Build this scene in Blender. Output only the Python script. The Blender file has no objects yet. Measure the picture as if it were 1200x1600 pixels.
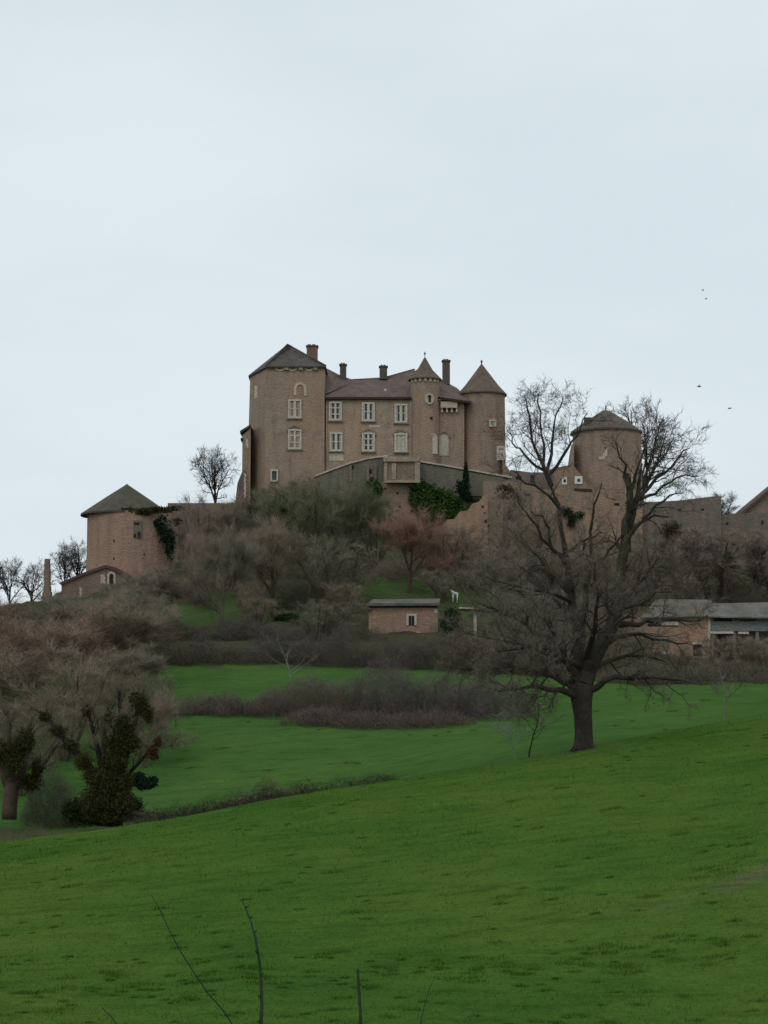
import bpy, math, random
import numpy as np
from mathutils import Vector
R = math.radians
S = bpy.context.scene
COL = S.collection
# ------------------------------------------------------------------ camera
F = 2750.0                      # focal length in photo pixels (1200 x 1600)
PITCH = R(6.0)
cam = bpy.data.cameras.new('camera'); camo = bpy.data.objects.new('camera', cam)
COL.objects.link(camo); S.camera = camo
cam.sensor_fit = 'HORIZONTAL'; cam.sensor_width = 36.0; cam.lens = 36.0 * F / 1200.0
cam.clip_start = 0.1; cam.clip_end = 9000
camo.location = (0, 0, 0); camo.rotation_euler = (math.pi/2 + PITCH, 0, 0)
# ------------------------------------------------------------------ world: overcast sky
SUN_EL, SUN_AZ = R(48), R(205)   # behind the camera and a little to the left
W = bpy.data.worlds.new('World'); S.world = W; W.use_nodes = True
nt = W.node_tree; nt.nodes.clear()
def N(t, **k):
    n = nt.nodes.new(t)
    for a, b in k.items(): setattr(n, a, b)
    return n
wo = N('ShaderNodeOutputWorld')
sky = N('ShaderNodeTexSky', sky_type='NISHITA', sun_disc=False, sun_elevation=SUN_EL, sun_rotation=SUN_AZ)
bg1 = N('ShaderNodeBackground'); bg1.inputs[1].default_value = 0.06
nt.links.new(sky.outputs[0], bg1.inputs[0])
tc = N('ShaderNodeTexCoord'); mp = N('ShaderNodeMapping'); mp.inputs['Scale'].default_value = (1.0, 1.0, 3.2)
no = N('ShaderNodeTexNoise'); no.inputs['Scale'].default_value = 3.0; no.inputs['Detail'].default_value = 4; no.inputs['Roughness'].default_value = .5
ra = N('ShaderNodeValToRGB'); ra.color_ramp.interpolation = 'EASE'
ra.color_ramp.elements[0].position = .3; ra.color_ramp.elements[0].color = (0.640, 0.722, 0.765, 1)
ra.color_ramp.elements[1].position = .7; ra.color_ramp.elements[1].color = (0.705, 0.785, 0.822, 1)
nt.links.new(tc.outputs['Generated'], mp.inputs[0]); nt.links.new(mp.outputs[0], no.inputs['Vector'])
nt.links.new(no.outputs[0], ra.inputs[0])
bg2 = N('ShaderNodeBackground'); bg2.inputs[1].default_value = 1.12
nt.links.new(ra.outputs[0], bg2.inputs[0])
mx = N('ShaderNodeMixShader'); mx.inputs[0].default_value = .93
nt.links.new(bg1.outputs[0], mx.inputs[1]); nt.links.new(bg2.outputs[0], mx.inputs[2]); nt.links.new(mx.outputs[0], wo.inputs[0])
sl = bpy.data.lights.new('sun', 'SUN'); sl.energy = .6; sl.angle = R(25); sl.color = (1, .97, .92)
so = bpy.data.objects.new('sun', sl); COL.objects.link(so)
so.rotation_euler = Vector((math.sin(SUN_AZ)*math.cos(SUN_EL), math.cos(SUN_AZ)*math.cos(SUN_EL), math.sin(SUN_EL))).to_track_quat('Z', 'Y').to_euler()
S.view_settings.view_transform = 'Standard'; S.view_settings.look = 'None'
S.view_settings.exposure = 0.0; S.view_settings.gamma = 1
S.view_settings.use_curve_mapping = False
S.render.engine = 'CYCLES'
S.cycles.max_bounces = 4; S.cycles.diffuse_bounces = 3; S.cycles.transparent_max_bounces = 4
try: S.cycles.use_denoising = True
except Exception: pass
# ------------------------------------------------------------------ helpers
def P(px, py, Y):               # the point at distance Y that the photo shows at (px, py)
    x = (px-600)/F; u = (800-py)/F
    dy = math.cos(PITCH)-u*math.sin(PITCH); dz = math.sin(PITCH)+u*math.cos(PITCH)
    return (x*Y/dy, Y, dz*Y/dy)
def ZV(v, Y): return P(600, v, Y)[2]
def XV(px, Y, v=900): return P(px, v, Y)[0]
def PXM(Y): return F/Y          # photo pixels per metre
def obj_from(name, V, Fc, mat, origin=(0,0,0), parent=None, smooth=False, tri=None):
    """V (n,3) world coordinates; Fc list of faces or an int array of tris/quads"""
    V = np.asarray(V, dtype=np.float64).reshape(-1, 3) - np.asarray(origin)
    me = bpy.data.meshes.new(name)
    if isinstance(Fc, np.ndarray):
        k = Fc.shape[1]; n = len(Fc)
        me.vertices.add(len(V)); me.vertices.foreach_set('co', V.astype(np.float32).ravel())
        me.loops.add(n*k); me.loops.foreach_set('vertex_index', Fc.astype(np.int32).ravel())
        me.polygons.add(n); me.polygons.foreach_set('loop_start', np.arange(0, n*k, k, dtype=np.int32))
        me.update(calc_edges=True)
    else:
        me.from_pydata([tuple(v) for v in V], [], Fc); me.update()
    if smooth: me.polygons.foreach_set('use_smooth', [True]*len(me.polygons))
    me.materials.append(mat)
    o = bpy.data.objects.new(name, me); COL.objects.link(o)
    if parent is not None: o.parent = parent
    else: o.location = origin
    return o
class MB:
    def __init__(s): s.v = []; s.f = []
    def add(s, vs, fs):
        b = len(s.v); s.v += [tuple(map(float, v)) for v in vs]; s.f += [tuple(i+b for i in f) for f in fs]; return s
    def box(s, x0, x1, y0, y1, z0, z1):
        return s.add([(x0,y0,z0),(x1,y0,z0),(x1,y1,z0),(x0,y1,z0),(x0,y0,z1),(x1,y0,z1),(x1,y1,z1),(x0,y1,z1)],
                     [(0,3,2,1),(4,5,6,7),(0,1,5,4),(1,2,6,5),(2,3,7,6),(3,0,4,7)])
    def prism(s, plan, z0, z1, top=None):    # vertical prism over a plan; z1 may be a list per corner
        n = len(plan); z1 = z1 if isinstance(z1, (list, tuple)) else [z1]*n; z0 = z0 if isinstance(z0, (list, tuple)) else [z0]*n
        top = top or plan
        return s.add([(p[0],p[1],z0[i]) for i, p in enumerate(plan)] + [(p[0],p[1],z1[i]) for i, p in enumerate(top)],
                     [tuple(range(n-1,-1,-1)), tuple(range(n,2*n))] + [(i,(i+1)%n,n+(i+1)%n,n+i) for i in range(n)])
    def slab(s, pts, Y0, d):                 # outline in photo pixels at distance Y0, real thickness d going back
        a = [P(x, y, Y0) for x, y in pts]; n = len(a)
        return s.add(a + [(p[0], p[1]+d, p[2]) for p in a],
                     [tuple(range(n)), tuple(range(2*n-1,n-1,-1))] + [(i,n+i,n+(i+1)%n,(i+1)%n) for i in range(n)])
    def pbox(s, x0, x1, v0, v1, Y, d):       # box by photo pixels: front face at Y, depth d (back)
        a = P(x0, v1, Y); b = P(x1, v0, Y)
        return s.box(a[0], b[0], min(Y, Y+d), max(Y, Y+d), a[2], b[2])
    def lathe(s, cx, cy, prof, n=28, a0=0):
        vs = []; fs = []
        for r, z in prof:
            for k in range(n):
                a = a0+2*math.pi*k/n; vs.append((cx+r*math.cos(a), cy+r*math.sin(a), z))
        for j in range(len(prof)-1):
            for k in range(n):
                k2 = (k+1) % n; fs.append((j*n+k, j*n+k2, (j+1)*n+k2, (j+1)*n+k))
        fs.append(tuple(range(n-1,-1,-1))); fs.append(tuple(range((len(prof)-1)*n, len(prof)*n)))
        return s.add(vs, fs)
    def tube(s, pts, rad, n=6):
        pts = [Vector(p) for p in pts]; vs = []; m = len(pts)
        for i, p in enumerate(pts):
            d = (pts[min(i+1,m-1)]-pts[max(i-1,0)]).normalized()
            u = d.cross(Vector((0.13,0.97,0.21))).normalized(); w = d.cross(u); r = rad[i]
            for k in range(n):
                a = 2*math.pi*k/n; vs.append(p+u*(r*math.cos(a))+w*(r*math.sin(a)))
        fs = [(i*n+k, i*n+(k+1)%n, (i+1)*n+(k+1)%n, (i+1)*n+k) for i in range(m-1) for k in range(n)]
        fs += [tuple(range(n-1,-1,-1)), tuple(range((m-1)*n, m*n))]
        return s.add(vs, fs)
    def make(s, name, mat, parent=None, origin=None, smooth=False):
        if origin is None: origin = ORG.get(root_of(parent).name, (0,0,0)) if parent else base_of(s.v)
        o = obj_from(name, s.v, s.f, mat, origin, parent, smooth)
        if parent is None: ORG[o.name] = tuple(origin)
        return o
ORG = {}
def root_of(o):
    while o.parent: o = o.parent
    return o
def base_of(v):
    a = np.asarray(v); lo = a.min(0); hi = a.max(0)
    return ((lo[0]+hi[0])/2, (lo[1]+hi[1])/2, lo[2])
def tag(o, label=None, cat=None, group=None, kind=None):
    if label: o['label'] = label
    if cat: o['category'] = cat
    if group: o['group'] = group
    if kind: o['kind'] = kind
    return o
def root(name, loc, label, cat, group=None):
    o = bpy.data.objects.new(name, None); COL.objects.link(o); o.location = loc
    o.empty_display_size = .5; ORG[o.name] = tuple(loc)
    return tag(o, label, cat, group)
def s2l(r, g, b):
    f = lambda c: (c/255/12.92 if c/255 <= .04045 else ((c/255+.055)/1.055)**2.4)
    return (f(r), f(g), f(b))
# ------------------------------------------------------------------ materials
def material(name, rough=.9):
    m = bpy.data.materials.new(name); m.use_nodes = True; t = m.node_tree; t.nodes.clear()
    o = t.nodes.new('ShaderNodeOutputMaterial'); b = t.nodes.new('ShaderNodeBsdfPrincipled')
    b.inputs['Roughness'].default_value = rough
    b.inputs['Specular IOR Level'].default_value = .25
    t.links.new(b.outputs[0], o.inputs[0]); return m, t, b
def nnode(t, typ, **k):
    n = t.nodes.new(typ)
    for a, b in k.items():
        if a[0] == '_': n.inputs[a[1:].replace('_', ' ')].default_value = b
        else: setattr(n, a, b)
    return n
def noise(t, vec, scale, detail=4, rough=.55):
    n = nnode(t, 'ShaderNodeTexNoise'); n.inputs['Scale'].default_value = scale; n.inputs['Detail'].default_value = detail
    n.inputs['Roughness'].default_value = rough; t.links.new(vec, n.inputs['Vector']); return n.outputs[0]
def ramp(t, fac, stops):
    n = t.nodes.new('ShaderNodeValToRGB'); cr = n.color_ramp
    while len(cr.elements) < len(stops): cr.elements.new(.5)
    for e, (p, c) in zip(cr.elements, stops): e.position = p; e.color = (*c, 1) if len(c) == 3 else c
    t.links.new(fac, n.inputs[0]); return n.outputs[0]
def mix(t, fac, a, b, mode='MIX'):
    n = t.nodes.new('ShaderNodeMix'); n.data_type = 'RGBA'; n.blend_type = mode
    for sock, val in ((n.inputs[0], fac), (n.inputs[6], a), (n.inputs[7], b)):
        if isinstance(val, (int, float)): sock.default_value = val
        elif isinstance(val, tuple): sock.default_value = (*val, 1)
        else: t.links.new(val, sock)
    return n.outputs[2]
def mathn(t, op, a, b=None):
    n = t.nodes.new('ShaderNodeMath'); n.operation = op
    for s, val in ((n.inputs[0], a), (n.inputs[1], b)):
        if val is None: continue
        if isinstance(val, (int, float)): s.default_value = val
        else: t.links.new(val, s)
    return n.outputs[0]
def bump(t, b, h, dist, strength=1.0):
    n = t.nodes.new('ShaderNodeBump'); n.inputs['Distance'].default_value = dist; n.inputs['Strength'].default_value = strength
    t.links.new(h, n.inputs['Height']); t.links.new(n.outputs[0], b.inputs['Normal'])
def geo(t, scale=(1,1,1), loc=(0,0,0)):
    g = t.nodes.new('ShaderNodeNewGeometry'); m = t.nodes.new('ShaderNodeMapping')
    m.inputs['Scale'].default_value = scale; m.inputs['Location'].default_value = loc
    t.links.new(g.outputs['Position'], m.inputs[0]); return m.outputs[0]
def stone(name, c, seed=0, stain=.35, lichen=None, warm=None, brick=0.35, joints=.42):
    """rubble masonry with render remains, rain stains and patches of other stone"""
    m, t, b = material(name, .92); off = (seed*13.7, seed*5.1, seed*9.3)
    v = geo(t, loc=off); vs = geo(t, (1.0, 1.0, .16), off)
    big = noise(t, v, .16, 5, .6); mid = noise(t, v, .9, 5, .65); fine = noise(t, v, 4.5, 3, .6); streak = noise(t, vs, 1.1, 4, .6)
    d = tuple(x*.70 for x in c); l = tuple(min(1, x*1.22) for x in c); w = warm or (c[0]*1.12, c[1]*1.03, c[2]*.93)
    col = ramp(t, mid, [(.25, d), (.5, c), (.78, l)])
    col = mix(t, ramp(t, big, [(.40, (0,0,0)), (.60, (.9,.9,.9))]), col, w)
    st = ramp(t, streak, [(.45, (0,0,0)), (.75, (stain,)*3)])
    col = mix(t, st, col, tuple(x*.42 for x in c))
    vo = nnode(t, 'ShaderNodeTexVoronoi'); vo.inputs['Scale'].default_value = 1/brick
    vm = geo(t, (1, 1, 1.8), off); t.links.new(vm, vo.inputs['Vector'])
    hs = ramp(t, vo.outputs['Color'], [(0, (.74,)*3), (1, (1.18,)*3)])
    col = mix(t, joints, col, mix(t, 1.0, col, hs, 'MULTIPLY'))
    col = mix(t, .38, col, mix(t, 1.0, col, ramp(t, fine, [(.3, (.55,)*3), (.72, (1.3,)*3)]), 'MULTIPLY'))
    if lichen: col = mix(t, ramp(t, noise(t, v, .45, 6, .7), [(.50, (0,0,0)), (.66, (.85,)*3)]), col, lichen)
    t.links.new(col, b.inputs['Base Color'])
    bump(t, b, mathn(t, 'ADD', vo.outputs['Distance'], fine), .06, .8); return m
def tiles(name, c, seed=0, lichen=None):
    m, t, b = material(name, .85); v = geo(t, loc=(seed*7, seed, 0)); rows = geo(t, (1.2, 1.2, 4.0), (seed, 0, 0))
    mid = noise(t, v, .8, 5, .65); f = noise(t, rows, 3.2, 2, .5)
    col = ramp(t, mid, [(.3, tuple(x*.68 for x in c)), (.7, tuple(x*1.25 for x in c))])
    col = mix(t, .6, col, mix(t, 1.0, col, ramp(t, f, [(.3, (.6,)*3), (.7, (1.3,)*3)]), 'MULTIPLY'))
    if lichen: col = mix(t, ramp(t, noise(t, v, .5, 5, .7), [(.45, (0,0,0)), (.65, (.8,)*3)]), col, lichen)
    t.links.new(col, b.inputs['Base Color']); bump(t, b, f, .05); return m
def plain(name, c, rough=.8, var=.25, scale=3.0):
    m, t, b = material(name, rough); n = noise(t, geo(t), scale, 4)
    t.links.new(ramp(t, n, [(.3, tuple(x*(1-var) for x in c)), (.7, tuple(min(1, x*(1+var)) for x in c))]), b.inputs['Base Color']); return m
def plant(name, c, c2=None, rough=.85, scale=.5, trans=0):
    m, t, b = material(name, rough); c2 = c2 or tuple(x*1.35 for x in c); v = geo(t)
    a = noise(t, v, scale, 4); f = noise(t, v, scale*9, 2)
    col = ramp(t, a, [(.3, tuple(x*.75 for x in c)), (.5, c), (.72, c2)])
    col = mix(t, .5, col, mix(t, 1.0, col, ramp(t, f, [(.3, (.6,)*3), (.7, (1.4,)*3)]), 'MULTIPLY'))
    t.links.new(col, b.inputs['Base Color']); b.inputs['Specular IOR Level'].default_value = .1; return m
M = {}
CW = (.298, .222, .172)
M['keep'] = stone('castle_render', CW, 1, .42, joints=.22)
M['wing'] = stone('castle_render_light', (.332, .252, .190), 2, .38, joints=.28)
M['tower'] = stone('castle_tower_render', (.272, .202, .160), 3, .52, joints=.3)
M['dress'] = stone('pale_dressed_stone', (.47, .41, .34), 4, .3, brick=.5)
M['greywall'] = stone('grey_lichen_wall', (.170, .150, .122), 5, .5, (.105, .112, .078))
M['tanwall'] = stone('tan_rampart', (.255, .188, .145), 6, .55, (.125, .125, .08))
M['cliff'] = stone('ochre_rampart', (.31, .213, .155), 7, .5, (.15, .135, .095))
M['mauve'] = stone('mauve_rampart', (.185, .145, .13), 8, .5, (.11, .115, .085))
M['lefttower'] = stone('pink_render', (.31, .215, .165), 9, .45, joints=.12)
M['ruin'] = stone('ruin_masonry', (.21, .155, .135), 10, .4)
M['hut'] = stone('hut_masonry', (.30, .205, .15), 11, .3)
M['barn'] = stone('barn_masonry', (.33, .21, .15), 12, .4, (.17, .16, .12))
M['chimney'] = stone('chimney_brick', (.20, .12, .10), 13, .4, brick=.25)
M['dark_chimney'] = stone('chimney_dark', (.11, .095, .085), 14, .4, brick=.25)
M['rooftile'] = tiles('brown_roof_tiles', (.138, .099, .086), 1)
M['coneroof'] = tiles('cone_roof_tiles', (.140, .099, .078), 2, (.10, .085, .06))
M['greyroof'] = tiles('weathered_grey_roof', (.085, .071, .063), 3)
M['dettroof'] = tiles('brown_grey_roof', (.105, .085, .072), 7)
M['mossroof'] = tiles('mossy_roof', (.085, .070, .057), 4, (.052, .056, .030))
M['lichenroof'] = tiles('lichen_roof', (.135, .120, .100), 5, (.060, .058, .040))
M['shedroof'] = tiles('pale_shed_roof', (.135, .127, .112), 8, (.08, .075, .055))
M['redroof'] = tiles('dull_red_roof', (.115, .068, .056), 6)
M['dark'] = plain('dark_timber', (.022, .019, .017))
M['eave'] = plain('dark_eave', (.035, .026, .022))
M['glass'], _t, _b = material('window_glass', .25); _b.inputs['Base Color'].default_value = (.055, .06, .062, 1)
M['shutter'] = plain('cream_shutter', (.44, .405, .345), .7, .2)
M['frame'] = plain('pale_window_frame', (.50, .455, .385), .7, .2)
M['white'] = plain('white_paint', (.58, .58, .53), .6, .2)
M['bastion'] = stone('bastion_stone', (.34, .275, .21), 15, .4, (.19, .17, .13))
M['metal'] = plain('grey_metal', (.13, .14, .14), .5)
M['greywood'] = plain('weathered_boards', (.16, .165, .16), .9, .35, 5)
M['iron'] = plain('iron_finial', (.03, .03, .03), .5)
def ocolor(name, scale=.6):       # bark and twigs: the colour of its own species comes from the object
    m, t, b = material(name, .95); oi = t.nodes.new('ShaderNodeObjectInfo'); v = geo(t)
    col = mix(t, 1.0, oi.outputs['Color'], ramp(t, noise(t, v, scale, 4), [(.3, (.72,)*3), (.7, (1.3,)*3)]), 'MULTIPLY')
    col = mix(t, .6, col, mix(t, 1.0, col, ramp(t, noise(t, v, 7, 2), [(.3, (.6,)*3), (.7, (1.35,)*3)]), 'MULTIPLY'))
    t.links.new(col, b.inputs['Base Color']); b.inputs['Specular IOR Level'].default_value = .1; return m
M['twig'] = ocolor('bare_twigs'); M['bark'] = ocolor('bark', 1.5)
M['ivy'] = plant('ivy_leaves', (.020, .040, .014), (.045, .075, .022))
M['ivylight'] = plant('light_ivy_leaves', (.045, .085, .020), (.08, .12, .03))
M['box'] = plant('dark_evergreen', (.014, .036, .017), (.026, .062, .026))
M['mistle'] = plant('moss_and_mistletoe', (.045, .044, .016), (.075, .068, .020), scale=1.6)
M['rust'] = plant('dead_leaves', (.085, .042, .020), (.12, .07, .03), scale=.8)
# ------------------------------------------------------------------ terrain
CPX = np.array([-600., 0, 250, 400, 600, 760, 920, 1060, 1200, 1800])
RY  = np.array([80., 85, 88, 90, 93, 94, 96, 103, 110, 125])
RV  = np.array([1360., 1316, 1280, 1253, 1222, 1196, 1167, 1142, 1112, 1000])
def zt(v, Y): 
    u = (800-np.asarray(v, float))/F
    return Y*(np.sin(PITCH)+u*np.cos(PITCH))/(np.cos(PITCH)-u*np.sin(PITCH))
rowsY = []; rowsZ = []
def rowz(Y, z): rowsY.append(np.full(10, float(Y)) if np.isscalar(Y) else Y); rowsZ.append(np.full(10, float(z)) if np.isscalar(z) else z)
def rowv(Y, v): Yv = np.full(10, float(Y)) if np.isscalar(Y) else Y; rowz(Yv, zt(v, Yv))
rowz(-60, -2.0); rowz(-5, -1.9); rowz(3, -2.3); rowz(10, -3.8); rowz(20, -5.6)
z40 = np.full(10, zt(1640, 40.)); rowz(38, z40)
zr = zt(RV, RY)
rowz(62, z40*.52 + zr*.48)
rowz(RY-9, z40*.05 + zr*.95)
rowz(RY, zr)
drop = np.array([1.1, 1.1, 1.1, 1.0, .75, .45, .2, .12, .1, .1])
rowz(RY+4, zr-drop); rowz(RY+13, zr-drop*.75+np.array([.0,.0,.0,.1,.2,.3,.35,.4,.4,.4]))
rowv(134, [1135, 1135, 1122, 1115, 1110, 1105, 1096, 1090, 1085, 1060])
rowv(160, [1045, 1042, 1036, 1034, 1038, 1044, 1058, 1064, 1068, 1060])
rowv(186, [1000, 992, 985, 985, 992, 1000, 1012, 1020, 1028, 1020])
rowv(206, [955, 955, 938, 934, 938, 940, 952, 962, 975, 970])
rowv(226, [953, 952, 905, 892, 888, 888, 905, 918, 930, 930])
rowv(236, [953, 951, 892, 862, 862, 868, 880, 890, 905, 910])
rowv(241.5, [957, 952, 876, 832, 842, 846, 850, 865, 880, 880])
rowv(246, [960, 954, 860, 792, 768, 780, 800, 820, 850, 850])
rowv(262, [968, 958, 845, 792, 785, 785, 800, 815, 830, 830])
zl = zt([968, 958, 845, 792, 785, 785, 800, 815, 830, 830], 262.)
rowz(300, zl-5); rowz(420, zl*.3-4); rowz(700, -8); rowz(9000, -10)
RowY = np.array(rowsY); RowZ = np.array(rowsZ)      # (rows, cols)
def pchip_slopes(x, y):
    h = np.diff(x, axis=-1); d = np.diff(y, axis=-1)/h
    m = np.zeros_like(y); w1 = 2*h[..., 1:]+h[..., :-1]; w2 = h[..., 1:]+2*h[..., :-1]
    a = d[..., :-1]; b = d[..., 1:]; ok = a*b > 0
    with np.errstate(divide='ignore', invalid='ignore'):
        mm = (w1+w2)/(w1/a+w2/b)
    m[..., 1:-1] = np.where(ok, mm, 0); m[..., 0] = d[..., 0]; m[..., -1] = d[..., -1]; return m
def col_interp(tab, px):          # smooth interpolation over the columns, (rows, n)
    m = pchip_slopes(np.broadcast_to(CPX, tab.shape), tab)
    i = np.clip(np.searchsorted(CPX, px)-1, 0, len(CPX)-2); h = CPX[i+1]-CPX[i]; t = (px-CPX[i])/h
    y0, y1, m0, m1 = tab[:, i], tab[:, i+1], m[:, i], m[:, i+1]
    return (2*t**3-3*t**2+1)*y0+(t**3-2*t**2+t)*h*m0+(-2*t**3+3*t**2)*y1+(t**3-t**2)*h*m1
_prng = np.random.RandomState(5)
_LAT = _prng.rand(256, 256)
def vnoise(x, y):
    xi = np.floor(x).astype(int); yi = np.floor(y).astype(int); fx = x-xi; fy = y-yi
    fx = fx*fx*(3-2*fx); fy = fy*fy*(3-2*fy); g = lambda a, b: _LAT[a & 255, b & 255]
    return (g(xi,yi)*(1-fx)*(1-fy)+g(xi+1,yi)*fx*(1-fy)+g(xi,yi+1)*(1-fx)*fy+g(xi+1,yi+1)*fx*fy)-.5
def H(X, Y, rough=True):
    X = np.atleast_1d(np.asarray(X, float)); Y = np.atleast_1d(np.asarray(Y, float))
    px = np.clip(600+F*X/np.maximum(Y, 40), CPX[0], CPX[-1])
    yy = col_interp(RowY, px).T; zz = col_interp(RowZ, px).T
    m = pchip_slopes(yy, zz); n = np.arange(len(X))
    i = np.clip((yy < Y[:, None]).sum(1)-1, 0, yy.shape[1]-2)
    x0, x1, y0, y1, m0, m1 = yy[n,i], yy[n,i+1], zz[n,i], zz[n,i+1], m[n,i], m[n,i+1]
    h = x1-x0; t = np.clip((Y-x0)/h, 0, 1)
    z = (2*t**3-3*t**2+1)*y0+(t**3-2*t**2+t)*h*m0+(-2*t**3+3*t**2)*y1+(t**3-t**2)*h*m1
    if rough:
        a = np.clip((Y-175)/25, 0, 1)*np.clip((300-Y)/30, 0, 1)
        z = z + vnoise(X*.11, Y*.07)*.35*(Y > 30) + vnoise(X*.5+9, Y*.33+3)*.13 + vnoise(X*1.9, Y*1.3+40)*.05*(Y < 140) + a*(vnoise(X*.45, Y*.4)*1.1+vnoise(X*1.3, Y*1.3)*.5)
    return z
def h1(x, y): return float(H([x], [y])[0])
def grd(px, v, y0=98, y1=300):       # first ground point from y0 on that the photo shows at (px, v)
    Ys = np.arange(y0, y1, .5); X = (px-600)/F*Ys*1.0
    z = H(X, Ys); target = zt(v, Ys)
    k = np.where(z >= target)[0]; k = k[0] if len(k) else len(Ys)-1
    return (float(X[k]), float(Ys[k]), float(z[k]))
def axis(lo, hi, step, far):
    a = list(np.arange(lo, hi, step)); s = step; x = a[-1]; up = []
    while x < far: s *= 1.35; x += s; up.append(x)
    x = a[0]; s = step; dn = []
    while x > -far: s *= 1.35; x -= s; dn.append(x)
    return np.array(dn[::-1]+a+up)
gx = axis(-62, 66, .55, 5000); gy = np.concatenate([np.array([-4000,-1500,-600,-250,-120,-60,-30,-15,-8,-4,-1,1,3,5,8,11,14,18,22,26,30,34.]), np.arange(37, 172, .45), np.arange(172, 300, .8), np.array([305,315,330,350,380,430,520,700,1000,1600,2600,4500,7000.])])
GX, GY = np.meshgrid(gx, gy); GZ = H(GX.ravel(), GY.ravel())
nx, ny = len(gx), len(gy)
idx = np.arange(nx*ny).reshape(ny, nx)
quads = np.stack([idx[:-1,:-1].ravel(), idx[:-1,1:].ravel(), idx[1:,1:].ravel(), idx[1:,:-1].ravel()], 1)
mg, t, b = material('ground_cover', 1.0); b.inputs['Specular IOR Level'].default_value = 0
at = t.nodes.new('ShaderNodeAttribute'); at.attribute_name = 'cover'
sep = t.nodes.new('ShaderNodeSeparateColor'); t.links.new(at.outputs['Color'], sep.inputs[0])
v = geo(t); vst = geo(t, (.35, 1.1, 1)); 
n1 = noise(t, v, .12, 5, .6); n2 = noise(t, vst, 1.3, 5, .65); n3 = noise(t, v, 6, 3, .6)
near = ramp(t, n1, [(.33, (.046, .102, .019)), (.5, (.060, .117, .021)), (.68, (.078, .126, .024))])
far = ramp(t, n1, [(.35, (.050, .107, .029)), (.65, (.068, .132, .032))])
gr = mix(t, sep.outputs[0], near, far)
gr = mix(t, .8, gr, mix(t, 1.0, gr, ramp(t, n2, [(.28, (.55,.62,.6)), (.5, (1,1,1)), (.75, (1.22,1.15,1.1))]), 'MULTIPLY'))
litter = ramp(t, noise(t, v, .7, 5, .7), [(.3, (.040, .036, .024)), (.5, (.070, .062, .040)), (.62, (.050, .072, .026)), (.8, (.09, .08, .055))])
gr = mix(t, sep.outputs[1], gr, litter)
gr = mix(t, sep.outputs[2], gr, ramp(t, n2, [(.3, (.08, .065, .045)), (.7, (.16, .13, .09))]))
gr = mix(t, .5, gr, mix(t, 1.0, gr, ramp(t, n3, [(.3, (.7,)*3), (.7, (1.25,)*3)]), 'MULTIPLY'))
t.links.new(gr, b.inputs['Base Color']); bump(t, b, mathn(t, 'ADD', n3, mathn(t, 'MULTIPLY', n2, 2.0)), .12, .9)
ground = obj_from('ground', np.stack([GX.ravel(), GY.ravel(), GZ], 1), quads, mg, smooth=True)
tag(ground, kind='structure')
fx, fy = GX.ravel(), GY.ravel()
ppx = np.clip(600+F*fx/np.maximum(fy, 40), CPX[0], CPX[-1]); ry = col_interp(RY[None, :], ppx)[0]
sm = lambda a, lo, hi: np.clip((a-lo)/(hi-lo), 0, 1)**2*(3-2*np.clip((a-lo)/(hi-lo), 0, 1))
jit = vnoise(fx*.4, fy*.4)
kb = 9*sm(ppx, 640, 950); cfar = sm((fy-ry+jit*(2+kb))/(1+kb), -.8, .8)
hill = sm(fy+jit*14, 157, 167)
greenpatch = np.maximum.reduce([np.exp(-(((ppx-c)/w)**2+((fy-yy)/hh)**2)) for c, w, yy, hh in ((300,75,200,9),(450,60,203,8),(610,60,213,6),(760,40,206,8),(690,45,240,2))])
hill = hill*(1-np.clip(greenpatch*1.3, 0, .5)); hill = np.where(fy > 290, .3, hill)
bank = np.exp(-((fy-ry-1.2+jit*1.5)/1.2)**2)*sm(-ppx, -640, -330)*.95
bare = np.exp(-((fy-54.5-jit*3-(ppx-1160)*.006)/1.1)**2)*(sm(ppx+vnoise(fx*.7, fy*.7)*160, 930, 1160)*.75)*(vnoise(fx*1.5, fy)+.55)
bare = np.where((fy > 45) & (fy < 70), bare, 0)
for cx_, cy_, rr_, am_ in ((10.8, 95, 1.5, .75), (-15.1, 97, 3.2, .8), (-21.3, 100, 1.8, .8)): hill = np.maximum(hill, am_*np.exp(-((np.hypot(fx-cx_, fy-cy_)+jit*1.5)/rr_)**2))  # litter at the left trees; darker ring painted round the oak as contact shade
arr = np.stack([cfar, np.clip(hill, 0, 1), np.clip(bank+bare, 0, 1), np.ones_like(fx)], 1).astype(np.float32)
ca = ground.data.color_attributes.new('cover', 'FLOAT_COLOR', 'POINT'); ca.data.foreach_set('color', arr.ravel())
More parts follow.
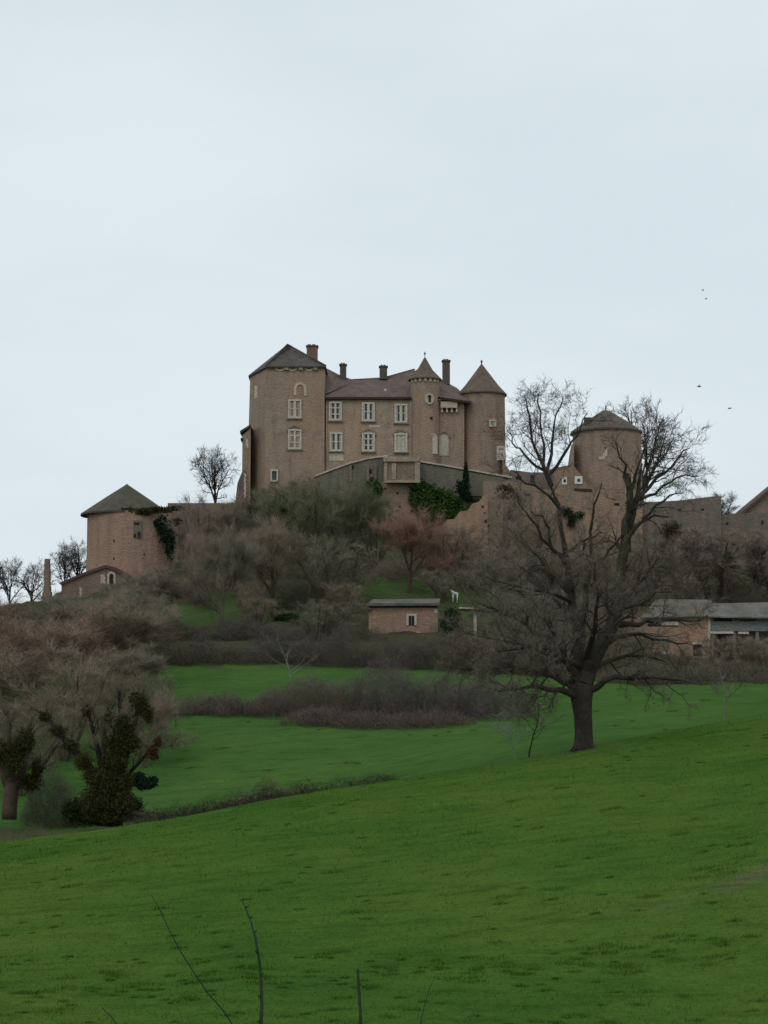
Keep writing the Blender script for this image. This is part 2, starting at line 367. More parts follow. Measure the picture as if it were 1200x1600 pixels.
# ---- grass of the near meadow: real blades and tufts
def grass():
    rs = np.random.RandomState(3)
    n = 80000
    Y = 37+(116-37)*rs.rand(n)**1.15; X = (rs.rand(n)-.5)*.50*Y*1.02
    pp = 600+F*X/Y; ryy = col_interp(RY[None, :], np.clip(pp, CPX[0], CPX[-1]))[0]
    k = Y < ryy+.6; X, Y = X[k], Y[k]; n = len(X)
    pp = 600+F*X/Y; sc = np.exp(-((Y-54.5-(pp-1160)*.006)/1.3)**2)*np.clip((pp+vnoise(X*.7, Y*.7)*160-900)/260, 0, 1)
    k = rs.rand(n) > sc*1.1; X, Y = X[k], Y[k]; n = len(X)
    dens = vnoise(X*.35, Y*.2)+vnoise(X*1.6, Y*1.1)*.9
    pk = 600+F*X/Y; rk = col_interp(RY[None, :], np.clip(pk, CPX[0], CPX[-1]))[0]; k = rs.rand(n) > np.clip((pk-640)/300, 0, 1)*np.clip((Y-rk+16)/16, 0, 1); X, Y, dens = X[k], Y[k], dens[k]; n = len(X)
    hgt = .035+.05*rs.rand(n)+np.clip(dens, 0, 1)*.10
    clump = (vnoise(X*1.1+50, Y*.8) > .30) & (rs.rand(n) < .8); hgt = np.where(clump, hgt*1.4, hgt)
    m_ = 520; tY = 38+(108-38)*rs.rand(m_)**2.3; tX = (rs.rand(m_)-.5)*.5*tY; row = rs.rand(m_) < .22
    tY = np.where(row, 47.5+rs.normal(size=m_)*.8+tX*.12, tY); tp = 600+F*tX/tY; okk = tY < col_interp(RY[None, :], np.clip(tp, CPX[0], CPX[-1]))[0]-2; tX, tY = tX[okk], tY[okk]
    ex = [grd(a_, b_, 38, 80) for a_, b_ in ((313,1502),(325,1530),(265,1568),(278,1572),(503,1496),(530,1492),(505,1497),(600,1516),(612,1520),(772,1477),(700,1470),(722,1500),(940,1490),(990,1425),(1010,1405),(870,1360),(470,1425),(1130,1365),(1150,1345),(840,1545),(955,1555),(410,1528),(230,1508),(180,1520))]
    ex += [grd(a_, b_, 104, 150) for a_, b_ in ((545,1193),(560,1194),(640,1150),(500,1143),(480,1137),(1035,1141),(960,1135),(985,1128),(1050,1112),(930,1112),(1020,1100),(350,1170),(300,1200),(420,1205),(680,1150),(700,1144),(740,1142),(390,1130),(1100,1095))]
    tX = np.concatenate([tX, [e_[0] for e_ in ex]]); tY = np.concatenate([tY, [e_[1] for e_ in ex]])
    per = 110; R_ = .09+.26*rs.rand(len(tX))**2.5; tx_ = np.repeat(tX, per)+np.repeat(R_*1.7, per)*rs.normal(size=len(tX)*per)*.5; ty_ = np.repeat(tY, per)+np.repeat(R_, per)*rs.normal(size=len(tX)*per)*.4
    X = np.concatenate([X, tx_]); Y = np.concatenate([Y, ty_]); hgt = np.concatenate([hgt, np.repeat(.05+.25*R_, per)*(.5+.7*rs.rand(len(tx_)))]); n = len(X)
    Z = H(X, Y)-.01; a = rs.rand(n)*2*math.pi; w = (.010+.012*rs.rand(n))*(Y/60)
    dx, dy = np.cos(a)*w, np.sin(a)*w; lean = (rs.rand(n, 2)-.5)*.10
    V = np.empty((n, 3, 3)); V[:,0] = np.stack([X-dx, Y-dy, Z], 1); V[:,1] = np.stack([X+dx, Y+dy, Z], 1)
    V[:,2] = np.stack([X+lean[:,0], Y+lean[:,1], Z+hgt], 1)
    m, t, b = material('grass_blades', 1.0); b.inputs['Specular IOR Level'].default_value = 0
    v = geo(t); col = ramp(t, noise(t, v, .12, 5, .6), [(.33, (.062, .142, .024)), (.5, (.083, .158, .027)), (.68, (.106, .170, .031))])
    col = mix(t, .8, col, mix(t, 1.0, col, ramp(t, noise(t, geo(t, (.5, 1, 1)), 2.2, 4, .6), [(.3, (.62,.68,.62)), (.7, (1.25,1.18,1.15))]), 'MULTIPLY'))
    t.links.new(col, b.inputs['Base Color'])
    o = obj_from('grass', V.reshape(-1, 3), np.arange(n*3).reshape(-1, 3), m)
    tag(o, 'short green meadow grass covering the near slope', 'grass', kind='stuff')
grass()
# ------------------------------------------------------------------ castle
YC = 250.0
def window(parent, cx, cy, w, h, Y, style, name='window', hood=False, sill=True):
    """pale frame standing out of the wall; panes, shutters and sill are its pieces"""
    x0, x1, v0, v1 = cx-w/2, cx+w/2, cy-h/2, cy+h/2; d = .26; fr = MB(); t_ = 2.4
    fr.pbox(x0, x0+t_, v0, v1, Y-d, d+.02).pbox(x1-t_, x1, v0, v1, Y-d, d+.02)
    fr.pbox(x0+t_, x1-t_, v0, v0+t_, Y-d, d+.02).pbox(x0+t_, x1-t_, v1-t_, v1, Y-d, d+.02)
    if style == 'bands':            # two dark lights beside a broad mullion
        fr.pbox(cx-2.1, cx+2.1, v0+t_, v1-t_, Y-d*.8, d*.8)
        fr.pbox(x0+t_, cx-2.1, cy-.5, cy+.5, Y-d*.6, d*.6); fr.pbox(cx+2.1, x1-t_, cy-.5, cy+.5, Y-d*.6, d*.6)
    elif style == 'grid':
        fr.pbox(cx-1.5, cx+1.5, v0+t_, v1-t_, Y-d*.8, d*.8)
        for k in (1, 2):
            vv = v0+(v1-v0)*k/3; fr.pbox(x0+t_, cx-1.5, vv-.8, vv+.8, Y-d*.7, d*.7); fr.pbox(cx+1.5, x1-t_, vv-.8, vv+.8, Y-d*.7, d*.7)
    o = fr.make(name, M['frame'], parent)
    MB().pbox(x0+t_, x1-t_, v0+t_, v1-t_, Y-.03, .02).make('pane', M['glass'], o)
    if style == 'closed':
        for s in (0, 1):
            a = x0+t_ if s == 0 else cx+.25; e = cx-.25 if s == 0 else x1-t_
            q = MB().pbox(a, e, v0+t_, v1-t_, Y-.10, .05)
            for k in range(5): vv = v0+t_+(v1-v0-2*t_)*(k+.5)/5; q.pbox(a+.6, e-.6, vv-.5, vv+.5, Y-.13, .03)
            q.make('shutter', M['shutter'], o)
    if style == 'grid' or style == 'bands':
        q = MB()
        q.pbox(x0+t_+.2, x0+t_+2.2, v0+t_, v1-t_, Y-.12, .05).make('shutter', M['shutter'], o)
        MB().pbox(x1-t_-2.2, x1-t_-.2, v0+t_, v1-t_, Y-.12, .05).make('shutter', M['shutter'], o)
    if sill: MB().pbox(x0-2, x1+2, v1+.1, v1+2.0, Y-.34, .36).make('sill', M['tower'], o)
    if hood:
        q = MB(); pts = [(x0-2.2, v0+4), (x0-2.2, v0-.5), (cx-5, v0-5), (cx, v0-7), (cx+5, v0-5), (x1+2.2, v0-.5), (x1+2.2, v0+4)]
        inn = [(x0-.2, v0+4), (x0-.2, v0+.4), (cx-4, v0-3), (cx, v0-4.6), (cx+4, v0-3), (x1+.2, v0+.4), (x1+.2, v0+4)]
        for i in range(len(pts)-1): q.slab([pts[i], inn[i], inn[i+1], pts[i+1]], Y-.28, .30)
        q.make('hood_mould', M['tower'], o)
        MB().slab([(x0+.3, v0-.1), (cx-4, v0-2.9), (cx, v0-4.4), (cx+4, v0-2.9), (x1-.3, v0-.1)][::-1], Y-.06, .08).make('head_panel', M['dress'], o)
    return o
def arch_window(parent, cx, v0, v1, w, Y, band=2.6, name='window', fill='glass', head=True):
    o_ = []; i_ = []; n = 8
    for k in range(n+1):
        a = math.pi*k/n; o_.append((cx-w/2*math.cos(a), v0+w/2-w/2*math.sin(a))); r = w/2-band; i_.append((cx-r*math.cos(a), v0+w/2-r*math.sin(a)))
    q = MB()
    for k in range(n): q.slab([o_[k], i_[k], i_[k+1], o_[k+1]], Y-.16, .18)
    q.pbox(cx-w/2, cx-w/2+band, v0+w/2, v1, Y-.16, .18).pbox(cx+w/2-band, cx+w/2, v0+w/2, v1, Y-.16, .18)
    f = q.make(name, M['dress'], parent)
    MB().slab([(cx-w/2+band, v1)]+i_+[(cx+w/2-band, v1)], Y-.05, .06).make('shutter' if fill == 'shutter' else 'pane', M[fill], f)
    return f
def stones(parent, lst, Y, name='dressed_stone', mat='dress'):
    rr = random.Random(len(lst)*7+int(lst[0][0]))
    for x0, x1, v0, v1 in lst:
        vv = v0; k = 0; q = MB()
        while vv < v1-.5:
            e = min(v1, vv+2.4+rr.random()); j = rr.random()*1.6
            q.pbox(x0+(j if k % 2 else 0), x1-(0 if k % 2 else j), vv, e, Y-.05-.004*(k % 2), .07); vv = e; k += 1
        q.make(name, M[mat], parent)
def chimney(parent, x0, x1, v0, v1, Y, mat, d=1.3, cap=1.2):
    o = MB().pbox(x0, x1, v0+3, v1, Y, d).make('chimney', M[mat], parent)
    q = MB().pbox(x0-cap, x1+cap, v0+1.2, v0+3, Y-.12, d+.24)
    for k in range(2):
        a = x0+1.5+(x1-x0-3)*k/2; q.pbox(a, a+(x1-x0-3)*.38, v0-.2, v0+1.2, Y+.2, d*.5)
    q.make('chimney_cap', M['dark_chimney'], o); return o
def cone_roof(parent, cx, cy, prof, n=30, mat='coneroof'):
    return MB().lathe(cx, cy, prof, n).make('roof', M[mat], parent)
zb = ZV(800, YC)-2.0
castle = root('castle', (XV(590, YC), YC+4, zb), 'big brown stone castle with a tall keep, turrets and cone roofed tower on the hilltop', 'castle')
# keep
zE = ZV(572, YC)
kx = lambda p, Y, v=580: XV(p, Y, v)
plan = [(kx(417, YC), YC), (kx(507, YC), YC), (kx(507, YC)+.05, YC+5), (kx(507, YC)+.1, YC+11), (kx(392, YC+9), YC+11), (kx(391, YC+7), YC+7)]
lowp = [(kx(414, YC), YC-.25), (kx(508, YC), YC-.1), (kx(508, YC), YC+5), (kx(508, YC), YC+11), (kx(387, YC+9), YC+11), (kx(386, YC+7), YC+7)]
MB().prism(lowp, zb, zE, plan).make('keep_wall', M['keep'], castle)
ap = P(449, 538, YC+5.2); g = .35
cxm = sum(p[0] for p in plan)/6; cym = sum(p[1] for p in plan)/6
ev = [(cxm+(p[0]-cxm)*1.045, cym+(p[1]-cym)*1.07, zE-.05) for p in plan]
ap2 = (ap[0]+.6, YC+6.2, ap[2]-.15)
q = MB(); q.add(ev+[ap, ap2]+[(e[0], e[1], e[2]-.22) for e in ev],
    [(0,1,7,6),(1,2,7),(2,3,7),(3,4,6,7),(4,5,6),(5,0,6),(8,9,1,0),(9,10,2,1),(10,11,3,2),(11,12,4,3),(12,13,5,4),(13,8,0,5),(13,12,11,10,9,8)])
kr = q.make('roof', M['greyroof'], castle)
kr['label'] = 'dark grey hipped roof of the keep'
chimney(castle, 479, 496, 538, 562, YC+4.2, 'chimney', 1.5)['label'] = 'reddish brick chimney on the keep roof'
for cxp in (438, 457, 483):
    arcs = MB()
    for k in range(6):
        a0, a1 = math.pi*(k)/6, math.pi*(k+1)/6; f = lambda a, r: (cxp-r*math.cos(a), 573.5+r*.8*math.sin(a))
        arcs.slab([f(a0, 8), f(a1, 8), f(a1, 5.4), f(a0, 5.4)], YC-.14, .16)
    arcs.make('corbel_arch', M['dress'], castle)
for cxp in (447.5, 470, 493): MB().pbox(cxp-3, cxp+3, 573, 578, YC-.35, .37).make('corbel', M['keep'], castle)
# broad low lean-tos at the keep's left corner
MB().prism([(XV(379, YC+2, 700), YC+1.5), (XV(392, YC+2, 700), YC+1.5), (XV(392, YC+6, 700), YC+6), (XV(379, YC+6, 700), YC+6)], zb, [ZV(681, YC+2), ZV(669, YC+2), ZV(669, YC+2), ZV(681, YC+2)]).make('corner_bay', M['keep'], castle)
q = MB(); a = [(375, 673), (391, 663), (391, 666.5), (375, 677)]; q.slab(a, YC+1.2, 5.0).make('bay_roof', M['greyroof'], castle)
MB().pbox(376, 380, 684, 688, YC+1.3, 3.5).make('string_course', M['eave'], castle)
MB().slab([(367, 790), (371, 755), (379, 735), (384, 735), (384, 790)], YC+1.0, 4).make('buttress', M['ruin'], castle)
stones(castle, [(381, 385, 740, 777), (384, 388, 686, 700)], YC-.02+.0, 'quoins')
stones(castle, [(458, 480, 653, 656), (473, 481, 646, 661), (475, 480, 672, 676), (474, 480, 688, 707)], YC)
stones(castle, [(423, 435, 702, 705), (397, 402, 603, 622)], YC, 'dressed_stone')
arch_window(castle, 469, 597, 618, 20, YC, 4.2, fill='keep')
window(castle, 460.5, 638.5, 21, 29, YC, 'bands', hood=False)
window(castle, 460.5, 686, 21, 31, YC, 'grid', hood=True)
window(castle, 428.5, 743, 12, 19, YC-.2, 'plainpane', sill=False)
# main wing
YW = YC+.5
wz = ZV(621, YW)
MB().prism([(XV(507.5, YW), YW), (XV(645, YW), YW), (XV(645, YW), YW+10), (XV(507.5, YW), YW+10)], zb, wz).make('wing_wall', M['wing'], castle)
R0, R1, R2 = P(505, 596, YW+5.5), P(598, 591, YW+5.5), P(648, 577, YW+6.5)
e0, e1 = P(505, 620.5, YW-.45), P(643, 622.5, YW-.45)
R3 = P(662, 575, YW+7.0); R4 = P(712, 604, YW+5.0); e2 = P(736, 627.5, YW-.8); e1b = P(688, 620, YW-.8)
bk = lambda p: (p[0], YW+11.5, ZV(622, YW))
verts = [e0, e1, R0, R1, R2, bk(e0), bk(e1)]
q = MB(); q.add(verts, [(0,1,3,2), (1,4,3), (2,3,6,5), (3,4,6), (2,5,0)])
q.add([(v_[0], v_[1], v_[2]-.12) for v_ in (e0, e1, (e1[0], YW+11, e1[2]), (e0[0], YW+11, e0[2]))], [(3,2,1,0)])
wr = q.make('roof', M['rooftile'], castle); wr['label'] = 'long brown tiled roof of the main wing'
MB().tube([R0, R1, R2], [.13, .13, .13], 6).make('ridge', M['coneroof'], castle)
MB().tube([ap, ap2], [.12, .12], 6).make('ridge', M['greyroof'], castle)
MB().tube([tuple(ap), (ev[0][0], ev[0][1], ev[0][2]+.05)], [.1, .1], 6).make('hip', M['greyroof'], castle)
MB().tube([tuple(ap), (ev[1][0], ev[1][1], ev[1][2]+.05)], [.1, .1], 6).make('hip', M['greyroof'], castle)
# a raised left end of the roof joining the keep
q = MB(); q.add([P(470, 558, YC+7), P(496, 568, YC+6.8), P(531, 586, YC+6.2), P(556, 595, YW+5.2), P(508, 616, YW-.1), P(506, 575, YC+.8), P(506, 600, YC+12), P(556, 600, YC+12)], [(5,4,1,0), (4,2,1), (4,3,2), (2,3,7,6), (0,1,2,6)])
q.make('roof', M['rooftile'], castle)
MB().pbox(505, 642, 620.2, 623.6, YW-.5, .45).make('eave', M['eave'], castle)
chimney(castle, 531, 541, 567, 594, YC+5.2, 'dark_chimney', 1.1)
chimney(castle, 593, 605, 570, 592, YC+5.2, 'dark_chimney', 1.1)
chimney(castle, 691.5, 703, 561, 600, YC+5.2, 'dark_chimney', 1.1)['label'] = 'tall slender chimney right of the stair turret'
MB().pbox(600.5, 603.5, 607.5, 611, YC+2.2, .6).make('skylight', M['white'], castle)
for cx_, cy_, st, hd in ((524, 642, 'grid', False), (575.5, 643, 'bands', False), (626.5, 645.5, 'bands', False),
                         (525, 690, 'bands', False), (575.5, 690.5, 'grid', True), (626.5, 691.5, 'closed', True)):
    window(castle, cx_, cy_, 20, 29, YW, st, hood=hd)
stones(castle, [(514, 537, 708, 720), (576, 594, 664, 668), (640, 644, 622, 634)], YW)
MB().pbox(506.5, 509, 624, 731, YW-.08, .1).make('drainpipe', M['eave'], castle)
# stair turret
tx = (XV(642, YC)+XV(688, YC))/2; tr = (XV(688, YC)-XV(642, YC))/2; ty = YC+tr*.55
zT = ZV(591, YC)
MB().lathe(tx, ty, [(tr*1.0, zb), (tr, zT)], 32).make('stair_turret', M['keep'], castle, smooth=False)
za = ZV(559, ty)
cone_roof(castle, tx, ty, [(tr*1.17, zT-.15), (tr*1.17, zT), (tr*.55, zT+(za-zT)*.42), (.12, za), (.03, za+.02)]).__setitem__('label', 'small conical roof of the stair turret')
f = MB().lathe(tx, ty, [(.05, za-.1), (.05, za+.45), (.13, za+.5), (.13, za+.62), (.03, za+.9)], 8).make('finial', M['iron'], castle)
for k in range(7):
    a = -math.pi/2+(k-3)*.36; MB().box(tx+tr*1.0*math.cos(a)-.16, tx+tr*1.0*math.cos(a)+.16, ty+tr*math.sin(a)-.2, ty+tr*math.sin(a)+.2, zT-.62, zT-.18).make('corbel', M['dress'], castle)
# round window of the turret
q = MB(); cpx, cpy = 671, 623; Yr = ty-tr-.02
for k in range(16):
    a0, a1 = 2*math.pi*k/16, 2*math.pi*(k+1)/16; fo = lambda a, rx, ryy: (cpx+rx*math.cos(a), cpy-ryy*math.sin(a))
    q.slab([fo(a0, 7.6, 8.6), fo(a1, 7.6, 8.6), fo(a1, 5, 6), fo(a0, 5, 6)][::-1], Yr-.14, .5)
rw = q.make('window', M['dress'], castle)
MB().slab([(cpx+5*math.cos(k*math.pi/8), cpy+6*math.sin(k*math.pi/8)) for k in range(16)], Yr-.02, .4).make('pane', M['shutter'], rw)
MB().slab([(669, 617.5), (673.5, 617.5), (673, 628.5), (670, 628.5)][::-1], Yr-.08, .2).make('opening', M['dark'], rw)
MB().pbox(672, 676, 651, 655, Yr-.02+.1, .2).make('slit', M['dark'], castle)
# right wing with bretèche
YR = YC+.9
MB().prism([(XV(684, YR), YR), (XV(726, YR), YR), (XV(726, YR), YR+9), (XV(684, YR), YR+9)], zb, ZV(625, YR)).make('wing_wall', M['keep'], castle)
q = MB(); q.add([P(687, 620.5, YR-.9), P(736, 627.5, YR-.9), P(714, 606, YR+4.5), P(655, 575, YR+6.5), P(640, 585, YR+5.5), P(640, 620, YR+11), P(736, 628, YR+11)],
    [(0,1,2), (0,2,3,4), (3,2,6,5), (4,3,5), (1,6,2), (0,4,5)])
q.make('roof', M['rooftile'], castle)
q = MB(); q.slab([(687, 620), (736, 627), (736, 630.5), (687, 623.8)][::-1], YR-.95, .5); q.make('eave', M['eave'], castle)
bz = MB().pbox(688.5, 714.5, 627, 637, YR-.7, .72)
for k in range(4): xx = 689.5+k*7.6; bz.pbox(xx, xx+2.6, 637, 644, YR-.5, .52)
bz.make('breteche', M['dress'], castle)
MB().pbox(689, 714, 637.2, 641, YR-.04, .06).make('opening', M['dark'], castle)
stones(castle, [(692, 700, 657, 668), (722.5, 725.5, 632, 730)], YR, 'quoins', 'wing')
for cx_, w_, v0_, v1_ in ((675.5, 16, 677, 709), (693.5, 14.5, 675, 712)):
    arch_window(castle, cx_, v0_, v1_, w_, (YR if cx_ > 688 else Yr+.35), 1.9, fill='shutter')
q = MB()
for k in range(8):
    a0, a1 = math.pi*k/8, math.pi*(k+1)/8; fo = lambda a, r: (693.5-r*math.cos(a), 683-r*math.sin(a)); q.slab([fo(a0, 10), fo(a0, 8), fo(a1, 8), fo(a1, 10)], YR-.35, .37)
q.make('hood_mould', M['tower'], castle)
# round tower
rx_ = (XV(717, YC+4), XV(791, YC+4)); rr_ = (rx_[1]-rx_[0])/2; rcx = sum(rx_)/2+.05; rcy = YC+2.2+rr_*.6
zt0 = ZV(609, YC)
MB().lathe(rcx, rcy, [(rr_*1.09, zb-2), (rr_*1.06, zb+3), (rr_*1.0, zb+9), (rr_*.985, zt0)], 40).make('round_tower', M['tower'], castle)
zap = ZV(570, rcy)
cone_roof(castle, rcx, rcy, [(rr_*1.07, zt0-.2), (rr_*1.07, zt0), (rr_*.72, zt0+(zap-zt0)*.30), (.16, zap), (.03, zap+.05)]).__setitem__('label', 'brown tiled cone roof of the round tower')
MB().lathe(rcx, rcy, [(.09, zap-.2), (.09, zap+.35), (.2, zap+.42), (.03, zap+.75)], 8).make('finial', M['iron'], castle)
Yt = lambda p: rcy-math.sqrt(max(0, (rr_*1.0)**2-(XV(p, YC)-rcx)**2))
window(castle, 770, 661, 11, 11, Yt(770)-.22, 'closed', sill=False)
w2 = MB().pbox(776, 790, 697, 719, Yt(783)-.35, 1.6).make('window', M['dress'], castle)
MB().slab([(779, 702), (779, 716), (787, 716), (787, 712)][::-1], Yt(783)-.40, .1).make('pane', M['shutter'], w2)
MB().pbox(779, 787, 700, 703, Yt(783)-.38, .06).make('lintel', M['tower'], w2)
MB().prism([(XV(787, YC), YC+.5), (XV(803, YC), YC+1.0), (XV(803, YC), YC+4), (XV(787, YC), YC+5)], zb-2, [ZV(718, YC), ZV(741, YC), ZV(741, YC), ZV(718, YC)]).make('buttress', M['tower'], castle)
# ------------------------------------------------------------------ terrace bastion and walls in front of it
def wall_thing(name, pts, Y, d, mat, label, cat='wall', coping=None):
    """pts: outline in photo pixels (clockwise from the top left)"""
    q = MB().slab(pts[::-1], Y, d); base = base_of(q.v)
    r = root(name, base, label, cat); q.make('masonry', M[mat], r)
    if coping:
        c = MB()
        for (xa, va), (xb, vb) in zip(coping[:-1], coping[1:]): c.slab([(xa, va-2.2), (xb, vb-2.2), (xb, vb+.2), (xa, va+.2)][::-1], Y-.2, d+.35)
        c.make('coping', M['dress'] if mat != 'mauve' else M['ruin'], r)
    return r
YT = 243.0
ter = wall_thing('terrace_wall', [(493, 746), (540, 727), (570, 718), (604, 714), (604, 775), (493, 800)], YT, 2.5, 'greywall',
    'grey lichened terrace wall with a sloping pale coping below the castle windows', 'wall', [(491, 745), (520, 734), (545, 725), (575, 717), (605, 713)])
q = MB()
for xx in (546, 573, 585): q.pbox(xx, xx+3.5, 727, 752, YT-.25, .3)
q.make('pilaster', M['ruin'], ter)
q = MB()
for xx, vv in ((577, 733), (579, 745), (549, 727)): q.pbox(xx, xx+4, vv, vv+6, YT-.06, .1)
q.make('slit', M['dark'], ter)
bas = wall_thing('bastion', [(604, 716), (657, 716), (657, 753), (604, 753)], YT-1.6, 5, 'tanwall', 'square tan stone bastion with a thick pale parapet in the middle of the terrace', 'bastion')
MB().pbox(599, 656, 713.5, 721, YT-1.95, 5.5).make('parapet', M['bastion'], bas)
MB().pbox(612, 619, 724, 749, YT-1.85, .3).pbox(648, 656, 722, 751, YT-1.85, .3).pbox(600, 605, 722, 751, YT-1.75, .4).make('pilaster', M['bastion'], bas)
MB().pbox(600, 657, 750, 754, YT-1.95, .4).make('string_course', M['bastion'], bas)
q = MB().slab([(632, 734), (636, 733), (643, 744), (640, 746)][::-1], YT-1.72, .2).pbox(645, 647.5, 734, 741, YT-1.7, .2); q.make('stain_slot', M['tanwall'], bas)
wall_thing('garden_wall', [(657, 724), (700, 731), (745, 739), (800, 748), (800, 775), (657, 775)], YT+1.5, 1.2, 'greywall',
    'dark grey garden wall with pale sloping coping running right of the bastion', 'wall', [(657, 722), (700, 729), (745, 737), (800, 747)])
sup = wall_thing('supporting_wall', [(596, 753), (656, 753), (662, 830), (592, 830)], YT-.6, 4, 'cliff', 'tall tan supporting wall directly beneath the square bastion', 'wall')
q = MB()
for k in range(9): q.pbox(600+(k % 3)*18+k, 604+(k % 3)*18+k, 762+k*7, 765+k*7, YT-.65, .1)
q.make('putlog_hole', M['dark'], sup)
# ramparts
YRm = 238.0
def rampart(name, top, Y, base_v, d, mat, label, holes=(), cop=False):
    pts = top+[(top[-1][0], base_v), (top[0][0], base_v)]
    r = wall_thing(name, pts, Y, d, mat, label, 'wall', top if cop else None)
    if holes:
        for x0, v0, w_, h_ in holes: MB().pbox(x0, x0+w_, v0, v0+h_, Y-.05, .1).make('opening', M['dark'], r)
    return r
rampart('rampart', [(655, 838), (668, 833), (676, 824), (690, 822), (699, 812), (710, 811), (718, 800), (731, 797), (738, 787), (748, 784), (755, 775), (762, 776)], YRm-1, 905, 4, 'cliff', 'broken ochre rampart rising in steps below the light green ivy', [(752, 790, 4, 3), (757, 812, 4, 5), (762, 820, 3, 3), (756, 800, 3, 3)])
rampart('rampart', [(755, 752), (800, 752), (868, 768), (868, 772)], YRm, 915, 4, 'tanwall', 'tall brown rampart with lichen patches below the round tower', [(820, 772, 8, 2), (788, 746, 6, 3)])
rampart('rampart', [(868, 764), (925, 770), (960, 782), (1004, 788)], YRm+1, 915, 4, 'cliff', 'ochre rampart seen behind the upper limbs of the big oak', [(960, 786, 8, 4)])
rampart('rampart', [(1004, 785), (1060, 782), (1110, 776), (1127, 775)], YRm+2, 950, 3, 'mauve', 'long mauve brown curtain wall right of the detached tower', [(1060, 795, 4, 3), (1096, 794, 4, 4), (1034, 850, 3, 5)])
c = rampart('rampart', [(1127, 803), (1160, 802), (1215, 800), (1300, 800)], YRm+2.5, 950, 3, 'mauve', 'mauve wall with small square holes at the right edge below the gable', [(1121, 815, 4, 4), (1134, 816, 4, 4), (1120, 853, 4, 10), (1190, 813, 3, 6), (1192, 832, 3, 4)])
gb = root('gabled_house', P(1210, 800, 243), 'gabled roof building rising above the rampart at the right edge', 'house')
MB().slab([(1158, 803), (1200, 770), (1235, 742), (1310, 803)][::-1], 242.5, 8).make('wall', M['ruin'], gb)
q = MB(); q.slab([(1150, 803), (1158, 800.5), (1200, 765.5), (1236, 736), (1236, 741), (1200, 770), (1160, 803.5)][::-1], 241.9, 9).slab([(1236, 736), (1318, 803), (1312, 806), (1236, 741)][::-1], 241.9, 9).make('roof', M['redroof'], gb)
# the curtain wall dip between the castle and the detached tower
rampart('curtain_wall', [(798, 734), (830, 738), (848, 738), (866, 731), (897, 725)], 247, 800, 1.5, 'mauve', 'dark curtain wall dipping between the round tower and the detached tower', [(806, 744, 9, 5), (829, 742, 5, 12)])
# ------------------------------------------------------------------ detached tower
YD = 246.0
dx0, dx1 = XV(897, YD+4.5), XV(1005, YD+4.5); dr = (dx1-dx0)/2; dcx = (dx0+dx1)/2; dcy = YD+dr*.9
dt = root('detached_tower', (dcx, dcy, ZV(840, YD)), 'broad detached round tower with a low pointed roof, right of the castle', 'tower')
zd = ZV(669, YD)
MB().lathe(dcx, dcy, [(dr*1.03, ZV(850, YD)), (dr*1.01, ZV(760, YD)), (dr, zd)], 14, .2).make('wall', M['tower'], dt)
zda = ZV(642, dcy)
MB().lathe(dcx-.1, dcy, [(dr*1.06, zd-.2), (dr*1.06, zd+.05), (dr*.62, zd+(zda-zd)*.5), (dr*.1, zda), (.05, zda+.1)], 14, .2).make('roof', M['dettroof'], dt)
MB().lathe(dcx-.1, dcy, [(.1, zda-.2), (.1, zda+.5), (.04, zda+.8)], 8).make('finial', M['iron'], dt)
MB().pbox(914, 924, 652, 664, YD+1.5, 1.5).make('dormer', M['greyroof'], dt)
yf = lambda p: dcy-math.sqrt(max(.1, (dr*.985)**2-(XV(p, YD)-dcx)**2))
q = MB().pbox(945, 949, 700, 713, yf(945)-.15, .6).pbox(936, 945, 713, 718, yf(940)-.15, .6).pbox(942, 946, 708, 716, yf(942)-.15, .6).make('dressed_stone', M['dress'], dt)
MB().pbox(945.3, 947, 698, 702, yf(945)-.2, .3).pbox(910, 917, 698, 702, yf(913)-.15, .6).pbox(990, 994, 745, 755, yf(992)-.25, .8).make('slit', M['dark'], dt)
MB().pbox(987, 990, 738, 757, yf(989)-.2, .8).make('window', M['dress'], dt)
MB().slab([(897, 690), (897, 760), (890, 760), (892, 720), (895, 700)], YD+.8, 4).make('buttress', M['tower'], dt)
lb = root('gatehouse', P(895, 770, 243.5), 'low stone outbuilding with two tiny white windows at the foot of the detached tower', 'building')
MB().slab([(866, 737), (897, 728), (924, 764), (960, 775), (960, 800), (866, 800)][::-1], 243.8, 2.5).make('wall', M['tanwall'], lb)
q = MB(); q.slab([(898, 763), (924, 764), (928, 775), (962, 780), (962, 784), (922, 779), (920, 768), (898, 766.5)][::-1], 243.4, 1.0).make('roof', M['eave'], lb)
for cx_, cy_, w_, h_ in ((882, 751, 8, 12), (904, 750, 12, 12)):
    w_o = MB().pbox(cx_-w_/2, cx_+w_/2, cy_-h_/2, cy_+h_/2, 243.68, .13).make('window', M['white'], lb)
    MB().pbox(cx_-1.5, cx_+2.2, cy_-2, cy_+2.5, 243.64, .05).make('pane', M['dark'], w_o)
# ------------------------------------------------------------------ left round tower
YL = 232.0
lx0, lx1 = XV(135.5, YL+6), XV(277, YL+6); lr = (lx1-lx0)/2; lcx = (lx0+lx1)/2; lcy = YL+lr
lt = root('squat_tower', (lcx, lcy, ZV(915, YL)), 'squat pink rendered round tower with a mossy roof at the left end of the hill', 'tower')
zl_ = ZV(797, YL)
MB().lathe(lcx, lcy, [(lr*1.02, ZV(925, YL)), (lr*1.0, ZV(870, YL)), (lr, zl_)], 36).make('wall', M['lefttower'], lt)
zla = ZV(757, lcy)
MB().lathe(lcx-.9, lcy, [(lr*1.005, zl_-.25), (lr*1.005, zl_), (lr*.5, zl_+(zla-zl_)*.52), (.1, zla), (.04, zla+.1)], 36).make('roof', M['mossroof'], lt)
yl = lambda p: lcy-math.sqrt(max(.1, (lr*.99)**2-(XV(p, YL)-lcx)**2))
